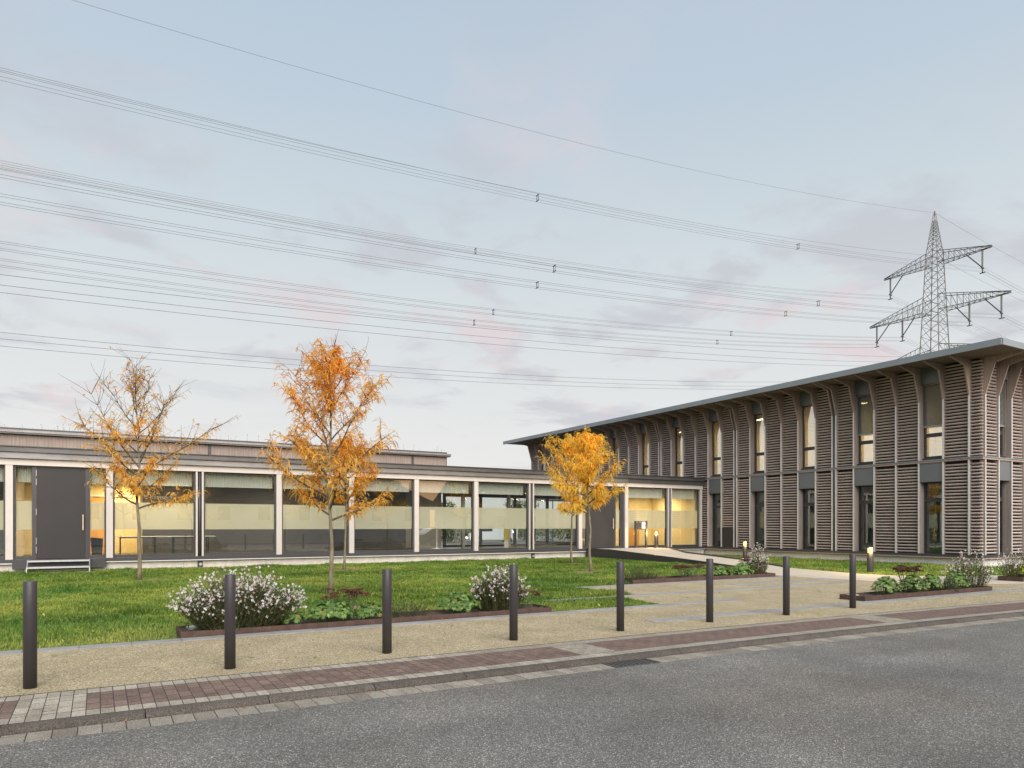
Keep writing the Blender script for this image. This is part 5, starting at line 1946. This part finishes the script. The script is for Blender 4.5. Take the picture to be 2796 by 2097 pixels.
def vehicle(name, label, loc, rz, profile, glassprof, width, paint, wheels, r_w):
    t = thing(name, label, 'car' if 'van' not in name else 'van', loc)
    t.rotation_euler = (0, 0, rz)
    WP[t] = (0, 0, 0)
    b = MB()
    n = len(profile)
    W = width / 2
    secs = [(-W, .90), (-W * .86, 1.0), (W * .86, 1.0), (W, .90)]
    vs_ = []
    cz = sum(p[1] for p in profile) / n
    for y, s in secs:
        vs_ += [(p[0] * (1 if s == 1 else .985), y, cz + (p[1] - cz) * s) for p in profile]
    fs = []
    for k in range(3):
        for i in range(n):
            fs.append((k * n + i, k * n + (i + 1) % n, (k + 1) * n + (i + 1) % n, (k + 1) * n + i))
    fs += [tuple(range(n))[::-1], tuple(range(3 * n, 4 * n))]
    b.add(vs_, fs)
    b.build('body', paint, t)
    for s in (-1, 1):
        g_ = MB().prism(glassprof, 1, s * W - (.012 if s > 0 else -.012) * 0 - s * .03, s * (W + .004))
        g_.build('side_window', CARGLASS, t)
        for wx in wheels:
            w_ = MB(); w_.tube([(wx, s * (W - .2), r_w), (wx, s * (W + .015), r_w)], r_w, 18)
            wo = w_.build('wheel', RUBBER, t)
            MB().tube([(wx, s * (W + .0), r_w), (wx, s * (W + .02), r_w)], r_w * .62, 14).build('rim', STEEL, wo)
    return t


car_prof = [(-2.1, .28), (2.1, .28), (2.16, .55), (2.05, .80), (1.15, .95), (.45, 1.42), (-1.25, 1.47), (-1.95, 1.05), (-2.15, .85)]
car_glass = [(1.0, .97), (.42, 1.36), (-1.2, 1.40), (-1.75, 1.0)]
vehicle('parked_car', 'dark blue compact car parked at the kerb, mirrored in the wing glass', (25.9, 2.1, ROAD_Z), R(-6), car_prof, car_glass, 1.78, CARBLUE, (-1.3, 1.32), .31)
van_prof = [(-2.3, .3), (2.2, .3), (2.3, .6), (2.22, .95), (1.55, 1.15), (.85, 1.82), (-2.2, 1.88), (-2.32, 1.5)]
van_glass = [(1.35, 1.15), (.80, 1.70), (.10, 1.70), (.10, 1.15)]
vehicle('parked_van', 'white delivery van seen through the glazed wing', (32.4, 59.5, -.06), R(158), van_prof, van_glass, 1.85, VANW, (-1.4, 1.45), .33)


# hedge and trees far behind, seen through the glazed wing
def leaf_mass(mb, c, rx, ry, rz, n, size):
    for i in range(n):
        d = Vector((random.gauss(0, 1), random.gauss(0, 1), random.gauss(0, 1))).normalized()
        q = random.uniform(.55, 1.0)
        p = Vector((c[0] + d.x * rx * q, c[1] + d.y * ry * q, c[2] + d.z * rz * q))
        u = Vector((random.uniform(-1, 1), random.uniform(-1, 1), random.uniform(-1, 1))).normalized() * size
        v = u.cross(d).normalized() * size * .6
        mb.add([p - u, p + v, p + u, p - v], [(0, 1, 2, 3)], random.random())


random.seed(41)
hd = MB()
for i in range(30):
    leaf_mass(hd, (22 + i * 1.6, 66 + random.uniform(-1, 1), .8), 1.3, 1.2, random.uniform(.7, 1.2), 160, .16)
struct(hd, 'far_hedge', HEDGE, None, 'stuff', tint=True)
for x, y, h, l in ((30.2, 63, 4.2, 'bushy green tree beyond the car park, seen through the glass'), (43, 72, 5.0, 'wide tree beyond the car park behind the van')):
    t = thing('far_tree', l, 'tree', (x, y, 0), 'trees beyond the car park')
    MB().tube([(x, y, -.1), (x + .1, y, h * .6)], [.16, .08], 7).build('trunk', BARK, t)
    cr = MB()
    for k in range(9):
        leaf_mass(cr, (x + random.uniform(-1.1, 1.1), y + random.uniform(-1.1, 1.1), h * random.uniform(.5, .85)), .9, .9, .75, 170, .11)
    cr.build('crown', HEDGE, t, tint=True)
for x, y, h, s, l in ((33.5, -8.5, 6.0, 3, 'broad tree beside the white house'), (-16.0, -11, 7, 4, 'garden tree left of the white house')):
    t = thing('garden_tree', l, 'tree', (x, y, 0), 'garden trees across the street')
    MB().tube([(x, y, -.1), (x, y, h * .6)], [.2, .1], 7).build('trunk', BARK, t)
    cr = MB()
    for k in range(12):
        leaf_mass(cr, (x + random.uniform(-1.6, 1.6), y + random.uniform(-1.6, 1.6), h * random.uniform(.45, .9)), 1.2, 1.2, 1.0, 170, .13)
    cr.build('crown', HEDGE, t, tint=True)
